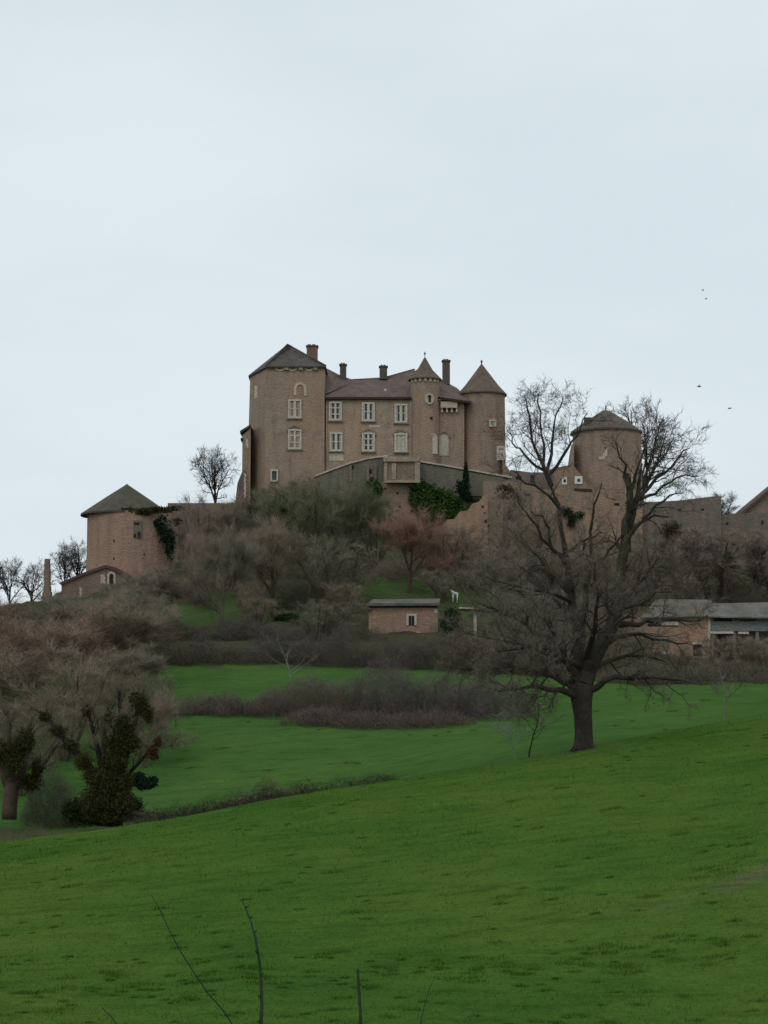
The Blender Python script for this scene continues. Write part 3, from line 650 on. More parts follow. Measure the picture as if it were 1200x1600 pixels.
w_o = MB().pbox(208, 221, 813, 840, yl(214)-.25, .5).make('window', M['greywall'], lt)
for a_ in ((209, 212.6, 834, 839), (215, 219.5, 831, 839), (209.5, 218, 816, 820)): MB().pbox(*a_, yl(214)-.30, .06).make('pane', M['dark'], w_o)
MB().pbox(223, 226, 864, 868, yl(224)-.08, .3).pbox(177, 179, 871, 875, yl(178)-.08, .3).pbox(177, 179, 843, 847, yl(178)-.08, .3).make('slit', M['dark'], lt)
rampart('curtain_wall', [(262, 786), (300, 786), (340, 786), (392, 787)], 240, 905, 2.0, 'mauve', 'low brown curtain wall joining the squat tower to the keep', (), False)
# chapel in front of it
ch = root('chapel', P(160, 960, 224), 'small gabled chapel with an arched window in front of the squat tower', 'chapel')
MB().slab([(96, 912), (130, 899), (165, 887), (180, 890), (196, 902), (196, 970), (96, 970)][::-1], 224, 6).make('wall', M['ruin'], ch)
q = MB(); q.slab([(92, 911), (130, 894.5), (165, 882.5), (165, 887), (130, 899), (95, 914)][::-1], 223.7, 6.6).slab([(165, 882.5), (180, 886), (200, 899), (196, 903), (179, 891), (165, 887)][::-1], 223.7, 6.6).make('roof', M['redroof'], ch)
arch_window(ch, 174, 893, 913, 13, 223.98, 3.2, fill='dark')
stones(ch, [(124, 128, 918, 932), (157, 165, 898, 912)], 224.0)
an = root('annexe', P(240, 960, 222), 'low annexe with a sloping dark roof edge right of the chapel', 'building')
MB().slab([(200, 905), (240, 890), (284, 911), (284, 945), (200, 945)][::-1], 226, 4).make('wall', M['lefttower'], an)
MB().slab([(239, 886), (290, 908), (288, 912), (270, 907), (243, 893)][::-1], 225.5, 4.6).make('roof', M['redroof'], an)
rl = root('ruined_wall', P(45, 1010, 220), 'long low ruined wall with a level top at the left edge', 'wall')
MB().slab([(-160, 948), (0, 946), (48, 946), (60, 941), (100, 946), (100, 1020), (-160, 1020)][::-1], 221, 1.6).make('masonry', M['ruin'], rl)
w_o = MB().pbox(79, 94, 980, 990, 220.8, .3).make('window', M['dress'], rl); MB().pbox(82, 92, 979, 982, 220.7, .1).make('lintel', M['dark'], w_o)
MB().pbox(29, 34, 971, 978, 220.93, .1).make('patch', M['dress'], rl); MB().pbox(-3, 3, 983, 995, 220.95, .1).make('opening', M['dark'], rl)
pn = root('pinnacle', P(73, 948, 222), 'tall jagged pinnacle of broken masonry standing on the ruined wall', 'ruin')
rr0 = random.Random(4); q = MB(); prv = None
for k in range(9):
    f_ = k/8; wv = 8.5*(1-f_)**1.2+3.0*f_+rr0.uniform(-1.2, 1.2); vb = 950-f_*68; q.pbox(72.5-wv+f_*.5, 72.5+wv*.95, vb-9, vb, 221.6+.12*f_+k*.003, 1.4-.24*f_)
q.slab([(68.5, 884), (70.5, 877), (72, 876), (75, 884)][::-1], 222, .7); q.make('masonry', M['ruin'], pn)
# ------------------------------------------------------------------ hut, pergola, barns
YH = 188.0
hut = root('hut', P(630, 1000, YH+2), 'small tan stone hut with a flat pale slab roof below the castle', 'hut')
MB().pbox(576, 684, 946, 1010, YH, 5).make('wall', M['hut'], hut)
q = MB(); q.add([P(572, 946, YH-.5), P(686, 944, YH-.5), P(688, 935, YH+3.2), P(582, 936.5, YH+3.2), P(572, 947.5, YH-.5), P(686, 945.5, YH-.5)], [(0,1,2,3), (4,5,1,0)])
q.pbox(572, 687, 942.5, 946.5, YH-.55, .5).pbox(566, 580, 950, 953, YH-.4, .6)
q.make('roof', M['lichenroof'], hut)
MB().pbox(577, 683, 946.6, 949.5, YH-.06, .1).make('eave', M['dark'], hut)
w_o = MB().pbox(635, 651, 959, 962.5, YH-.15, .17).pbox(635, 638.5, 962.5, 977, YH-.15, .17).pbox(647.5, 651, 962.5, 977, YH-.15, .17).make('window', M['dress'], hut)
MB().pbox(638.5, 647.5, 962.5, 977, YH-.04, .05).make('pane', M['dark'], w_o); MB().pbox(642.4, 643.4, 962.5, 977, YH-.09, .05).make('mullion', M['greywood'], w_o)
stones(hut, [(650, 658, 987, 991), (678, 684, 952, 958)], YH)
pg = root('pergola', P(742, 1000, 187), 'open timber shelter held by one pale post right of the hut', 'shelter')
MB().pbox(740.3, 744.5, 955, 1003, 186.5, .35).make('post', M['dress'], pg)
MB().pbox(717, 758, 948.5, 951.5, 186.0, .2).make('beam', M['dress'], pg)
MB().slab([(718, 949), (756, 948), (760, 953), (754, 954), (720, 952)][::-1], 186.2, 2.6).make('roof', M['lichenroof'], pg)
MB().slab([(752, 953), (755, 955), (746, 966), (744, 964)][::-1], 186.4, .3).pbox(730, 758, 960, 963.2, 186.9, .3).slab([(757, 954), (760, 954), (763, 990), (760, 990)][::-1], 188, .3).make('brace', M['greywood'], pg)
gx_, gy_, gz_ = grd(710, 944, 190)
st_ = root('garden_figure', (gx_, gy_, gz_), 'small white four-legged figure standing on the grass above the hut', 'figure')
k_ = 1/PXM(gy_)
q = MB(); q.tube([(gx_-6.2*k_, gy_, gz_+19.5*k_), (gx_-4*k_, gy_, gz_+18*k_), (gx_-2*k_, gy_, gz_+15.5*k_), (gx_+1.5*k_, gy_, gz_+14.2*k_), (gx_+5*k_, gy_, gz_+13*k_), (gx_+5.6*k_, gy_, gz_+11*k_)], [1.1*k_, 1.9*k_, 2.2*k_, 2.6*k_, 2.5*k_, 1.2*k_], 8)
for ox, oy in ((-2.4, -.12), (-2.2, .14), (4.2, -.12), (4.4, .14)): q.tube([(gx_+ox*k_, gy_+oy, gz_+13*k_), (gx_+(ox+.3)*k_, gy_+oy, gz_+6*k_), (gx_+ox*k_, gy_+oy, gz_-.05)], [1.5*k_, .8*k_, .7*k_], 6)
q.make('body', M['white'], st_, smooth=True)
YB = 183.0
bn = root('barn', P(1050, 1040, YB+3), 'pinkish stone barn with a lichen covered roof behind the oak', 'barn')
MB().slab([(1004, 962), (1110, 962), (1110, 1045), (1004, 1045)][::-1], YB, 6).make('wall', M['barn'], bn)
q = MB(); q.add([P(1000, 964, YB-.5), P(1112, 962, YB-.5), P(1112, 937, YB+3), P(1026, 936, YB+3), P(1000, 966, YB-.5), P(1112, 964, YB-.5), P(1112, 962, YB+6.5), P(1000, 964, YB+6.5)], [(0,1,2,3), (4,5,1,0), (3,2,6,7), (1,6,2), (7,0,3)]).make('roof', M['lichenroof'], bn)
MB().pbox(1034, 1060, 972, 977, YB-.12, .14).make('lintel', M['dress'], bn); MB().pbox(1012, 1060, 974.5, 978.5, YB-.06, .08).make('slit', M['dark'], bn)
w_o = MB().pbox(1082, 1098, 1003, 1007, YB-.2, .22).make('window', M['dress'], bn); MB().pbox(1083, 1096, 1007, 1025, YB-.05, .07).make('opening', M['dark'], w_o)
stones(bn, [(1098, 1103, 1007, 1030), (1026, 1054, 1018, 1022), (1106, 1110, 966, 1000)], YB)
MB().pbox(1030, 1046, 998, 1010, YB-.06, .08).make('patch', M['greywall'], bn)
sh = root('open_shed', P(1160, 1040, YB+3), 'grey open fronted timber shed with a boarded gallery at the right edge', 'shed')
q = MB()
for xx in (1112, 1146, 1182, 1218): q.pbox(xx, xx+3, 958, 1045, YB+.2, .25)
q.slab([(1148, 972), (1160, 962), (1162, 964), (1150, 975)][::-1], YB+.1, .15).slab([(1122, 998), (1128, 1008), (1126, 1010), (1119, 999)][::-1], YB+.1, .15).slab([(1156, 998), (1152, 1010), (1150, 1008), (1153, 998)][::-1], YB+.1, .15)
q.make('frame', M['greywood'], sh)
MB().pbox(1110, 1240, 971, 986, YB+.05, .12).make('board_panel', M['greywood'], sh)
MB().pbox(1110, 1146, 986.5, 990, YB-.25, .5).pbox(1154, 1170, 987, 990.5, YB-.25, .5).make('shelf', M['shutter'], sh)
q = MB(); q.add([P(1108, 963, YB-.6), P(1245, 965, YB-.7), P(1245, 940, YB+2.8), P(1112, 943, YB+2.6), P(1108, 965, YB-.6), P(1245, 967, YB-.7), P(1245, 958, YB+6), P(1108, 958, YB+6)], [(0,1,2,3), (4,5,1,0), (3,2,6,7), (7,0,3)]).make('roof', M['shedroof'], sh)
MB().pbox(1110, 1240, 960, 1050, YB+4.5, .3).make('back_wall', M['greywall'], sh)
MB().pbox(1160, 1172, 962, 968, YB, .2).pbox(1182, 1216, 964, 970, YB, .2).make('beam', M['greywood'], sh)
# ------------------------------------------------------------------ vegetation generators
def spikes(B, D, L, r, rs):
    """thin three sided twigs: bases B, unit directions D, lengths L, radius r"""
    n = len(B); D = D/np.maximum(np.linalg.norm(D, axis=1, keepdims=True), 1e-6)
    ref = rs.normal(size=(n, 3)); U = np.cross(D, ref); U /= np.maximum(np.linalg.norm(U, axis=1, keepdims=True), 1e-6); Wv = np.cross(D, U)
    V = np.empty((n, 4, 3)); r = np.broadcast_to(r, (n,))[:, None]
    for k in range(3):
        a = 2*math.pi*k/3; V[:, k] = B+U*r*math.cos(a)+Wv*r*math.sin(a)
    V[:, 3] = B+D*L[:, None]
    b = np.arange(n)[:, None]*4
    Fc = np.concatenate([b+np.array([[0,1,3]]), b+np.array([[1,2,3]]), b+np.array([[2,0,3]])], 0)
    return V.reshape(-1, 3), Fc
def leaves(C, size, rs, up=.0):
    n = len(C); A = rs.normal(size=(n, 3)); A[:, 2] += up; A /= np.linalg.norm(A, axis=1, keepdims=True)
    Bv = np.cross(A, rs.normal(size=(n, 3))); Bv /= np.linalg.norm(Bv, axis=1, keepdims=True); s = size*(.6+.8*rs.rand(n))[:, None]
    Cv = np.cross(A, Bv)
    V = np.stack([C-Bv*s, C+Cv*s*.6, C+Bv*s, C-Cv*s*.6], 1).reshape(-1, 3)
    return V, np.arange(n*4).reshape(-1, 4)
def path(rng, p, d, L, n, wob, lift=0.0):
    pts = [Vector(p)]; d = Vector(d).normalized()
    for i in range(n):
        d = (d+Vector((rng.gauss(0, wob), rng.gauss(0, wob), rng.gauss(0, wob)+lift))).normalized(); pts.append(pts[-1]+d*(L/n))
    return pts
def side_dir(rng, d, ang):
    u = d.cross(Vector((rng.gauss(0,1), rng.gauss(0,1), rng.gauss(0,1)))).normalized(); return (d*math.cos(ang)+u*math.sin(ang)).normalized()
def ramify(rng, mb, pts, r0, r1, levels, out):
    """levels: list of (count, length, length jitter, angle, radius ratio, sides, segs, wobble, lift, first fraction)"""
    if not levels: out.append(pts); return
    c, Ln, jt, ang, rrt, sides, segs, wob, lift, f0 = levels[0]; m = len(pts)-1
    for i in range(c):
        f = f0+(1-f0)*((i+rng.random()*.9)/c); k = min(int(f*m), m-1); u = f*m-k
        p = pts[k].lerp(pts[k+1], min(u, 1)); d = (pts[k+1]-pts[k]).normalized()
        nd = side_dir(rng, d, ang*(.7+.6*rng.random())); L = Ln*(1-.45*f)*(1+rng.uniform(-jt, jt)); r = (r0*(1-f)+r1*f)*rrt
        q = path(rng, p, nd, L, segs, wob, lift)
        if sides: mb.tube(q, [max(r*(1-.75*j/segs), .006) for j in range(segs+1)], sides)
        ramify(rng, mb, q, r, r*.3, levels[1:], out)
    out.append(pts[-2:])
def twigs_on(paths, per, L, r, rs, spread=.9, lift=.15, droop=0):
    Bs = []; Ds = []
    for p in paths:
        a = np.array([tuple(v_) for v_ in p]); m = len(a)-1; f = rs.rand(per)*m; k = np.minimum(f.astype(int), m-1); u = (f-k)[:, None]
        Bs.append(a[k]*(1-u)+a[k+1]*u); d = a[k+1]-a[k]; d /= np.maximum(np.linalg.norm(d, axis=1, keepdims=True), 1e-6); Ds.append(d)
    B = np.concatenate(Bs); D = np.concatenate(Ds)+rs.normal(size=B.shape)*spread; D[:, 2] += lift-droop
    return spikes(B, D, L*(.5+rs.rand(len(B))), r, rs)
# unit trees: height 10 m, base at the origin
def bare_tree(seed, kind):
    rng = random.Random(seed); rs = np.random.RandomState(seed); mb = MB(); out = []
    if kind == 'round':       # one trunk, round fuzzy crown
        tr_ = path(rng, (0,0,-.3), (0,0,1), 5.0, 6, .07); mb.tube(tr_, [.22,.19,.17,.14,.11,.08,.05], 7)
        ramify(rng, mb, tr_, .2, .05, [(14, 5.4, .25, .8, .42, 5, 6, .14, .10, .28), (8, 2.3, .3, .65, .5, 3, 4, .16, .05, .2), (6, 1.1, .3, .7, .6, 0, 3, .2, .03, .2)], out)
        tw = twigs_on(out, 13, .85, .0120, rs, .95)
    elif kind == 'open':      # clear silhouettes against the sky
        tr_ = path(rng, (0,0,-.3), (0,0,1), 4.2, 5, .08); mb.tube(tr_, [.26,.22,.19,.16,.14,.11], 7)
        ramify(rng, mb, tr_, .24, .12, [(9, 6.4, .2, .62, .66, 6, 8, .15, .06, .2), (9, 2.9, .3, .75, .62, 4, 6, .22, .03, .2), (5, 1.3, .3, .7, .6, 3, 3, .2, .02, .3)], out)
        tw = twigs_on(out, 6, .50, .016, rs, .8)
    elif kind == 'multi':     # several stems from the ground
        for k in range(6):
            a = k*1.05+rng.random(); d = (math.cos(a)*.38, math.sin(a)*.38, 1); q = path(rng, (math.cos(a)*.15, math.sin(a)*.15, -.3), d, 7.6, 7, .09, .03)
            mb.tube(q, [.11*(1-.1*j) for j in range(8)], 5); ramify(rng, mb, q, .1, .03, [(9, 2.8, .3, .6, .5, 3, 4, .15, .08, .22), (5, 1.2, .3, .6, .6, 0, 3, .18, .04, .2)], out)
        tw = twigs_on(out, 15, .80, .0120, rs, .95, .25)
    elif kind == 'upright':   # tall and narrow, poplar like
        tr_ = path(rng, (0,0,-.3), (0,0,1), 9.6, 9, .035); mb.tube(tr_, [.16*(1-.098*j) for j in range(10)], 6)
        ramify(rng, mb, tr_, .14, .02, [(26, 2.6, .25, .42, .4, 3, 4, .08, .12, .12), (6, 1.0, .3, .5, .6, 0, 3, .12, .1, .15)], out)
        tw = twigs_on(out, 11, .60, .0125, rs, .8, .3)
    elif kind == 'sapling':
        tr_ = path(rng, (0,0,-.3), (.05,0,1), 7.5, 6, .06); mb.tube(tr_, [.055,.05,.045,.04,.034,.028,.02], 6)
        ramify(rng, mb, tr_, .09, .03, [(11, 3.6, .3, .75, .45, 3, 5, .12, .08, .38), (5, 1.4, .3, .6, .6, 0, 3, .18, .02, .2)], out)
        tw = twigs_on(out, 14, .6, .009, rs, .8)
    a = np.array(mb.v)
    z = np.concatenate([a, tw[0]])
    hgt = np.percentile(z[:, 2], 99.5); wid = np.percentile(z[:, 0], 98.5)-np.percentile(z[:, 0], 1.5)
    tm = obj_from('trunk', mb.v, mb.f, M['bark']); cm = obj_from('crown', tw[0], tw[1], M['twig'])
    res = (tm.data, cm.data, hgt, wid)
    bpy.data.objects.remove(tm); bpy.data.objects.remove(cm); return res
LIB = {}
for kd, n in (('round', 4), ('open', 2), ('multi', 3), ('upright', 2), ('sapling', 2)):
    LIB[kd] = [bare_tree(100+7*i+len(kd)*31, kd) for i in range(n)]
_cnt = [0]
def put_tree(kind, base, w, h, col, label, cat='tree', name='bare_tree', group=None, var=None, bark=None, rot=None):
    _cnt[0] += 1; i = _cnt[0]; lib = LIB[kind]; tm, cm, hg, wd = lib[(i if var is None else var) % len(lib)]
    r = root(name, base, label, cat, group); r.rotation_euler[2] = (i*2.4) % 6.28 if rot is None else rot
    r.scale = (w/wd, w/wd, h/hg)
    for nm, me, c in (('trunk', tm, bark or tuple(x*.42 for x in col)), ('crown', cm, col)):
        o = bpy.data.objects.new(nm, me); COL.objects.link(o); o.parent = r; o.color = (*c, 1)
    return r
GREY = (.195, .172, .128); BROWN = (.225, .176, .128); RED = (.235, .160, .122); MAUVE = (.250, .188, .155); OLIVE = (.145, .145, .088); DARK = (.105, .088, .074); TAN = (.24, .16, .08)
def T(kind, px, v, wpx, hpx, col, label, y0=166, name='bare_tree', Y=None, **k):
    if Y is None: b_ = grd(px, v, y0)
    else: x = XV(px, Y, v); b_ = (x, Y, h1(x, Y))
    s = 1/PXM(b_[1]); return put_tree(kind, (b_[0], b_[1], b_[2]-.05), wpx*s, hpx*s, col, label, name=name, **k)
# skyline trees
T('open', 1000, 805, 168, 192, DARK, 'bare tree spreading behind the detached tower, branches showing above its roof', Y=266, var=1, rot=.6)
T('open', 338, 802, 96, 112, (.08, .068, .058), 'dark leaning bare tree against the sky left of the keep', Y=252, var=1)
for i, (px, hh, lb_) in enumerate(((-25, 78, 'bare tree against the sky at the far left edge above the ruined wall'), (15, 84, 'second bare tree from the left edge above the ruined wall'), (48, 70, 'small bare tree just left of the masonry pinnacle'), (98, 92, 'thin bare tree right of the masonry pinnacle'), (122, 80, 'sparse bare tree touching the left side of the squat tower'))):
    T('open', px, 962, 62, hh, DARK, lb_, Y=236+i*2, var=i, group='trees on the left skyline')
# hillside trees
hill_trees = [
 ('round', 345, 990, 125, 165, GREY, 'grey bare tree with a leaning pale trunk on the grass left of centre'),
 ('round', 428, 962, 112, 150, BROWN, 'brown bare tree standing right of the grey leaning tree'),
 ('multi', 304, 940, 66, 110, RED, 'reddish bare tree below the ivy on the squat tower'),
 ('multi', 322, 915, 120, 138, BROWN, 'brown bare tree right under the low curtain wall'),
 ('round', 378, 905, 100, 122, GREY, 'grey bare tree below the left foot of the keep'),
 ('multi', 392, 872, 44, 52, TAN, 'small golden brown round bush below the keep'),
 ('multi', 440, 885, 110, 130, OLIVE, 'greenish bare tree touching the keep wall'),
 ('multi', 490, 905, 130, 158, OLIVE, 'olive bare tree left of the bastion'),
 ('round', 545, 900, 130, 150, OLIVE, 'wide olive green tree below the grey terrace wall'),
 ('multi', 588, 890, 70, 110, OLIVE, 'olive bush at the foot of the tan supporting wall'),
 ('multi', 505, 945, 100, 100, GREY, 'grey bare tree at the bottom of the olive trees'),
 ('upright', 540, 940, 60, 90, GREY, 'narrow grey tree above the left end of the hut'),
 ('round', 640, 926, 128, 128, (.25, .150, .108), 'russet bare tree behind the stone hut'),
 ('multi', 690, 905, 90, 85, RED, 'russet bush right of the big russet tree'),
 ('upright', 778, 905, 52, 140, MAUVE, 'tall narrow mauve tree against the brown rampart'),
 ('multi', 745, 925, 100, 52, GREY, 'grey bush at the foot of the broken rampart'),
 ('round', 805, 945, 110, 86, GREY, 'grey bare tree above the open timber shelter'),
 ('round', 860, 950, 120, 90, GREY, 'grey bare tree left behind the oak crown'),
 ('multi', 910, 960, 120, 105, BROWN, 'brown thicket tree behind the middle of the oak'),
 ('multi', 802, 990, 100, 80, OLIVE, 'olive scrub tree right of the timber shelter'),
 ('multi', 820, 1035, 150, 120, GREY, 'dark scrub tree low down left behind the oak'),
 ('multi', 890, 1035, 110, 110, GREY, 'grey scrub just behind the oak trunk'),
 ('multi', 960, 1040, 100, 100, BROWN, 'brown scrub right behind the oak trunk'),
 ('round', 975, 950, 110, 110, BROWN, 'brown bare tree below the foot of the detached tower'),
 ('upright', 1050, 940, 80, 116, MAUVE, 'mauve narrow tree above the pinkish barn'),
 ('upright', 1095, 940, 80, 116, MAUVE, 'mauve narrow tree above the gap between barn and shed'),
 ('upright', 1135, 940, 70, 106, BROWN, 'brown narrow tree below the corner of the mauve walls'),
 ('upright', 1172, 940, 70, 111, MAUVE, 'mauve narrow tree above the open shed'),
 ('upright', 1205, 940, 70, 96, BROWN, 'narrow tree on the right edge above the shed'),
 ('multi', 1015, 935, 90, 90, GREY, 'grey bush left above the pinkish barn'),
 ('round', 250, 985, 110, 95, GREY, 'grey bare tree on the left meadow edge below the annexe'),
 ('round', 215, 1005, 110, 90, GREY, 'grey bare tree below the chapel window'),
 ('multi', 140, 1015, 110, 78, BROWN, 'brown bare tree below the chapel wall'),
 ('multi', 75, 1030, 110, 60, RED, 'reddish bare tree below the ruined wall'),
 ('multi', 10, 1035, 110, 62, RED, 'reddish bare tree at the left edge below the ruined wall'),
 ('multi', 420, 800, 50, 35, OLIVE, 'small green scrub at the left foot of the keep'),
 ('multi', 465, 800, 60, 50, OLIVE, 'small green scrub against the front of the keep'),
 ('multi', 1062, 1056, 80, 50, BROWN, 'thin brown shrub screening the front of the pinkish barn'),
 ('multi', 1124, 1058, 60, 66, BROWN, 'brown shrub in front of the corner between barn and shed'),
 ('multi', 1196, 1060, 80, 66, BROWN, 'brown shrub screening the open shed at the right'),
 ('multi', 1160, 1064, 70, 66, BROWN, 'short brown shrub below the shed posts'),
 ('multi', 1002, 1052, 80, 70, GREY, 'grey bare tree left of the pinkish barn behind the oak'),
 ('multi', 535, 965, 70, 55, BROWN, 'low brown shrub at the left end of the hut'),
 ('multi', 690, 945, 70, 50, GREY, 'low grey shrub above the hut roof'),
 ('multi', 400, 985, 90, 52, BROWN, 'low brown shrub on the slope below the clipped bush'),
 ('multi', 500, 1000, 110, 62, GREY, 'low grey shrub above the hedge left of the hut'),
 ('multi', 725, 1034, 100, 44, OLIVE, 'olive scrub below the timber shelter'),
 ('multi', 835, 870, 70, 80, BROWN, 'brown shrub climbing against the tall brown rampart'),
 ('upright', 715, 905, 40, 60, GREY, 'narrow grey tree against the broken ochre rampart'),
 ('multi', 930, 905, 90, 70, BROWN, 'brown shrub at the foot of the ochre rampart behind the oak leader'),
 ('multi', 735, 880, 60, 60, BROWN, 'brown scrub on the broken ochre rampart'),
]
for kd, px, v_, w_, h_, c_, lb_ in hill_trees:
    T(kd, px, v_, w_, h_, c_, lb_, name='bare_tree', group='bare trees on the castle hill')
# left middle distance: big fuzzy trees
for kd, px, v_, w_, h_, c_, lb_, Y_ in (
 ('round', 40, 1150, 230, 150, RED, 'large reddish bare tree behind the pollard at the left edge', 140),
 ('round', 150, 1140, 190, 150, BROWN, 'large brown bare tree behind the ivy covered trees', 146),
 ('round', 215, 1110, 100, 100, GREY, 'grey bare tree at the left end of the bramble belt', 138),
 ('round', -60, 1180, 220, 160, BROWN, 'big brown bare tree cut by the left edge', 128),
 ('multi', 100, 1195, 190, 175, BROWN, 'grey bare tree between the pollard and the ivy covered tree', 122),
 ('round', 0, 1110, 200, 118, BROWN, 'reddish bare tree rising to the level of the ruined wall', 158),
 ('round', 95, 1100, 190, 115, GREY, 'broad brown bare tree below the pinnacle', 156),
 ('round', 180, 1095, 150, 122, GREY, 'grey bare tree below the chapel and annexe', 158),
 ('round', 225, 1165, 110, 120, BROWN, 'brown bare tree right behind the ivy clad tree', 118),
 ('multi', 30, 1220, 150, 150, GREY, 'grey many stemmed tree right behind the pollard', 112),
 ('open', 245, 1130, 80, 90, GREY, 'thin spreading branches right of the mistletoe top', 128)):
    T(kd, px, v_, w_, h_, c_, lb_, Y=Y_, group='large bare trees left of the meadow')
# saplings
T('sapling', 455, 1088, 90, 110, (.11, .10, .08), 'slender pale stemmed sapling in front of the bramble belt', y0=120, name='sapling', bark=(.17, .16, .14))
T('sapling', 826, 1182, 110, 110, GREY, 'young sapling with a dark stem left of the oak trunk', Y=96.5, name='sapling', bark=(.04, .035, .03))
T('sapling', 1131, 1128, 80, 110, (.11, .10, .085), 'young pale stemmed sapling on the meadow right of the oak', Y=112, name='sapling', bark=(.16, .15, .13))
T('sapling', 806, 1176, 80, 84, (.26, .25, .22), 'wispy pale sapling left of the dark stemmed one', Y=99, name='sapling', bark=(.24, .23, .20), var=1)
# ------------------------------------------------------------------ thickets and hedges
def thicket(name, mounds, col, label, cat, Y, n_m2=150, L=.55, r=.013, seed=1, depth=1.0, leafmat=None):
    """mounds: (px, base v, width px, height px)"""
    rs = np.random.RandomState(seed); Vs = []; Fs = []; off = 0; LV = []; LF = []; lo = 0; bx = []
    for mo in mounds:
        if len(mo) == 5: b_ = mo[:3]; rx, rz = mo[3], mo[4]; px = mo[0]
        else: px, v_, w_, h_ = mo; b_ = grd(px, v_, Y); s = 1/PXM(b_[1]); rx, rz = w_*s/2, h_*s*(1 if h_ > 70 else .62+.72*rs.rand())
        ry_ = max(.8, rx*.7*depth)
        n = int(n_m2*2*rx*rz); th = rs.rand(n)*2*math.pi; rad = np.sqrt(rs.rand(n)); X = rx*rad*np.cos(th); Yy = ry_*rad*np.sin(th)
        top = rz*np.sqrt(np.maximum(0, 1-rad**2))*(.75+.35*vnoise(X*1.3+px, Yy*1.3)+.2)
        Zf = rs.rand(n)**.8; B = np.stack([b_[0]+X, b_[1]+Yy, H(b_[0]+X, b_[1]+Yy)+Zf*top-.05], 1)
        D = np.stack([X/rx*.7, Yy/ry_*.7, .35+.8*Zf], 1)+rs.normal(size=(n, 3))*.65
        V, Fc = spikes(B, D, L*(.4+rs.rand(n)), r, rs); Vs.append(V); Fs.append(Fc+off); off += len(V); bx.append(b_)
        if leafmat:
            m_ = n//2; LC = B[:m_]+rs.normal(size=(m_, 3))*.12; V, Fc = leaves(LC, .05, rs); LV.append(V); LF.append(Fc+lo); lo += len(V)
    o_ = tuple(np.mean(np.array(bx), 0)); r_ = root(name, o_, label, cat)
    o = obj_from('branches', np.concatenate(Vs), np.concatenate(Fs), M['twig'], o_, r_); o.color = (*col, 1)
    if leafmat: obj_from('leaves', np.concatenate(LV), np.concatenate(LF), M[leafmat], o_, r_)
    return r_
rj = random.Random(8)
BR = (.125, .098, .086); BR2 = (.125, .105, .076)
thicket('thicket', [(x+rj.uniform(-6, 6), 1118-(x-270)*.012+rj.uniform(-3, 3), 62, 30+rj.uniform(-3, 8)) for x in range(285, 440, 22)], BR, 'low left end of the dark bramble belt across the meadow', 'thicket', 120, seed=2, leafmat='rust')
thicket('thicket', [(x+rj.uniform(-6, 6), 1118+rj.uniform(-3, 3), 80, 48+rj.uniform(-4, 10)) for x in range(440, 590, 22)], BR, 'middle stretch of the dark bramble belt behind the pale sapling', 'thicket', 120, seed=3)
thicket('thicket', [(x+rj.uniform(-6, 6), 1120+rj.uniform(-4, 4), 95, 62+rj.uniform(-6, 12)) for x in range(590, 790, 24)], (.108, .090, .084), 'tallest greyish dome of the bramble belt in mid meadow', 'thicket', 120, seed=4)
thicket('thicket', [(x+rj.uniform(-5, 5), 1139-abs(x-590)*.05+rj.uniform(-2, 2), 66, 24+rj.uniform(-3, 6)) for x in range(470, 720, 22)], BR, 'low front fringe of brambles below the tall dome', 'thicket', 112, seed=5, leafmat='rust')
thicket('hedge', [(x, 1036+rj.uniform(-3, 3)-max(0, 300-x)*.06, 62, 38+rj.uniform(-4, 12)) for x in range(255, 480, 20)], DARK, 'dark hedge along the upper left edge of the meadow', 'hedge', 150, seed=6, leafmat='ivy')
thicket('hedge', [(x, 1040+(x-480)*.02+rj.uniform(-3, 3), 66, 46+rj.uniform(-4, 10)) for x in range(480, 720, 20)], DARK, 'dark hedge at the top of the meadow below the hut', 'hedge', 150, seed=7)
thicket('hedge', [(x, 1048+(x-720)*.05+rj.uniform(-3, 3), 66, 52+rj.uniform(-4, 10)) for x in range(720, 960, 22)], BR2, 'brown scrubby hedge behind the oak', 'hedge', 150, seed=8, leafmat='rust')
thicket('hedge', [(x, 1067+rj.uniform(-3, 3), 66, 27+rj.uniform(-4, 8)) for x in range(960, 1240, 22)], BR2, 'brown hedge in front of the barn and shed', 'hedge', 150, seed=9, leafmat='mistle')
thicket('hedge', [(x, 998+rj.uniform(-3, 3), 60, 24+rj.uniform(-4, 6)) for x in range(240, 580, 24)], DARK, 'dark scrub line on the slope left of the hut', 'hedge', 168, seed=10, leafmat='ivy')
rc = random.Random(31)
scrub_spots = [(300,940,'russet scrub patch at the foot of the annexe'),(370,930,'low scrub beside the leaning pale trunk'),(470,935,'low scrub at the top of the small green lawn'),
 (540,880,'dark scrub under the wide olive tree'),(600,905,'scrub above the roof of the hut'),(700,880,'scrub at the foot of the broken rampart'),(820,905,'scrub at the foot of the tall brown rampart'),
 (900,915,'scrub under the ochre rampart'),(980,925,'scrub at the foot of the detached tower rampart'),(1060,930,'scrub below the long mauve wall'),(1150,935,'scrub below the mauve wall with holes'),(430,850,'scrub on the bank under the keep'),(520,830,'scrub on the bank under the grey terrace wall')]
for i, (px, v_, lb_) in enumerate(scrub_spots):
    thicket('scrub', [(px+rc.uniform(-40, 40), v_+rc.uniform(-12, 14), 60+rc.uniform(-10, 20), 26+rc.uniform(-6, 12)) for k in range(6)], [GREY, BROWN, DARK, OLIVE][i % 4] if i else RED, lb_, 'scrub', 166, 110, seed=40+i, leafmat=['ivy', 'rust', 'mistle'][i % 3])
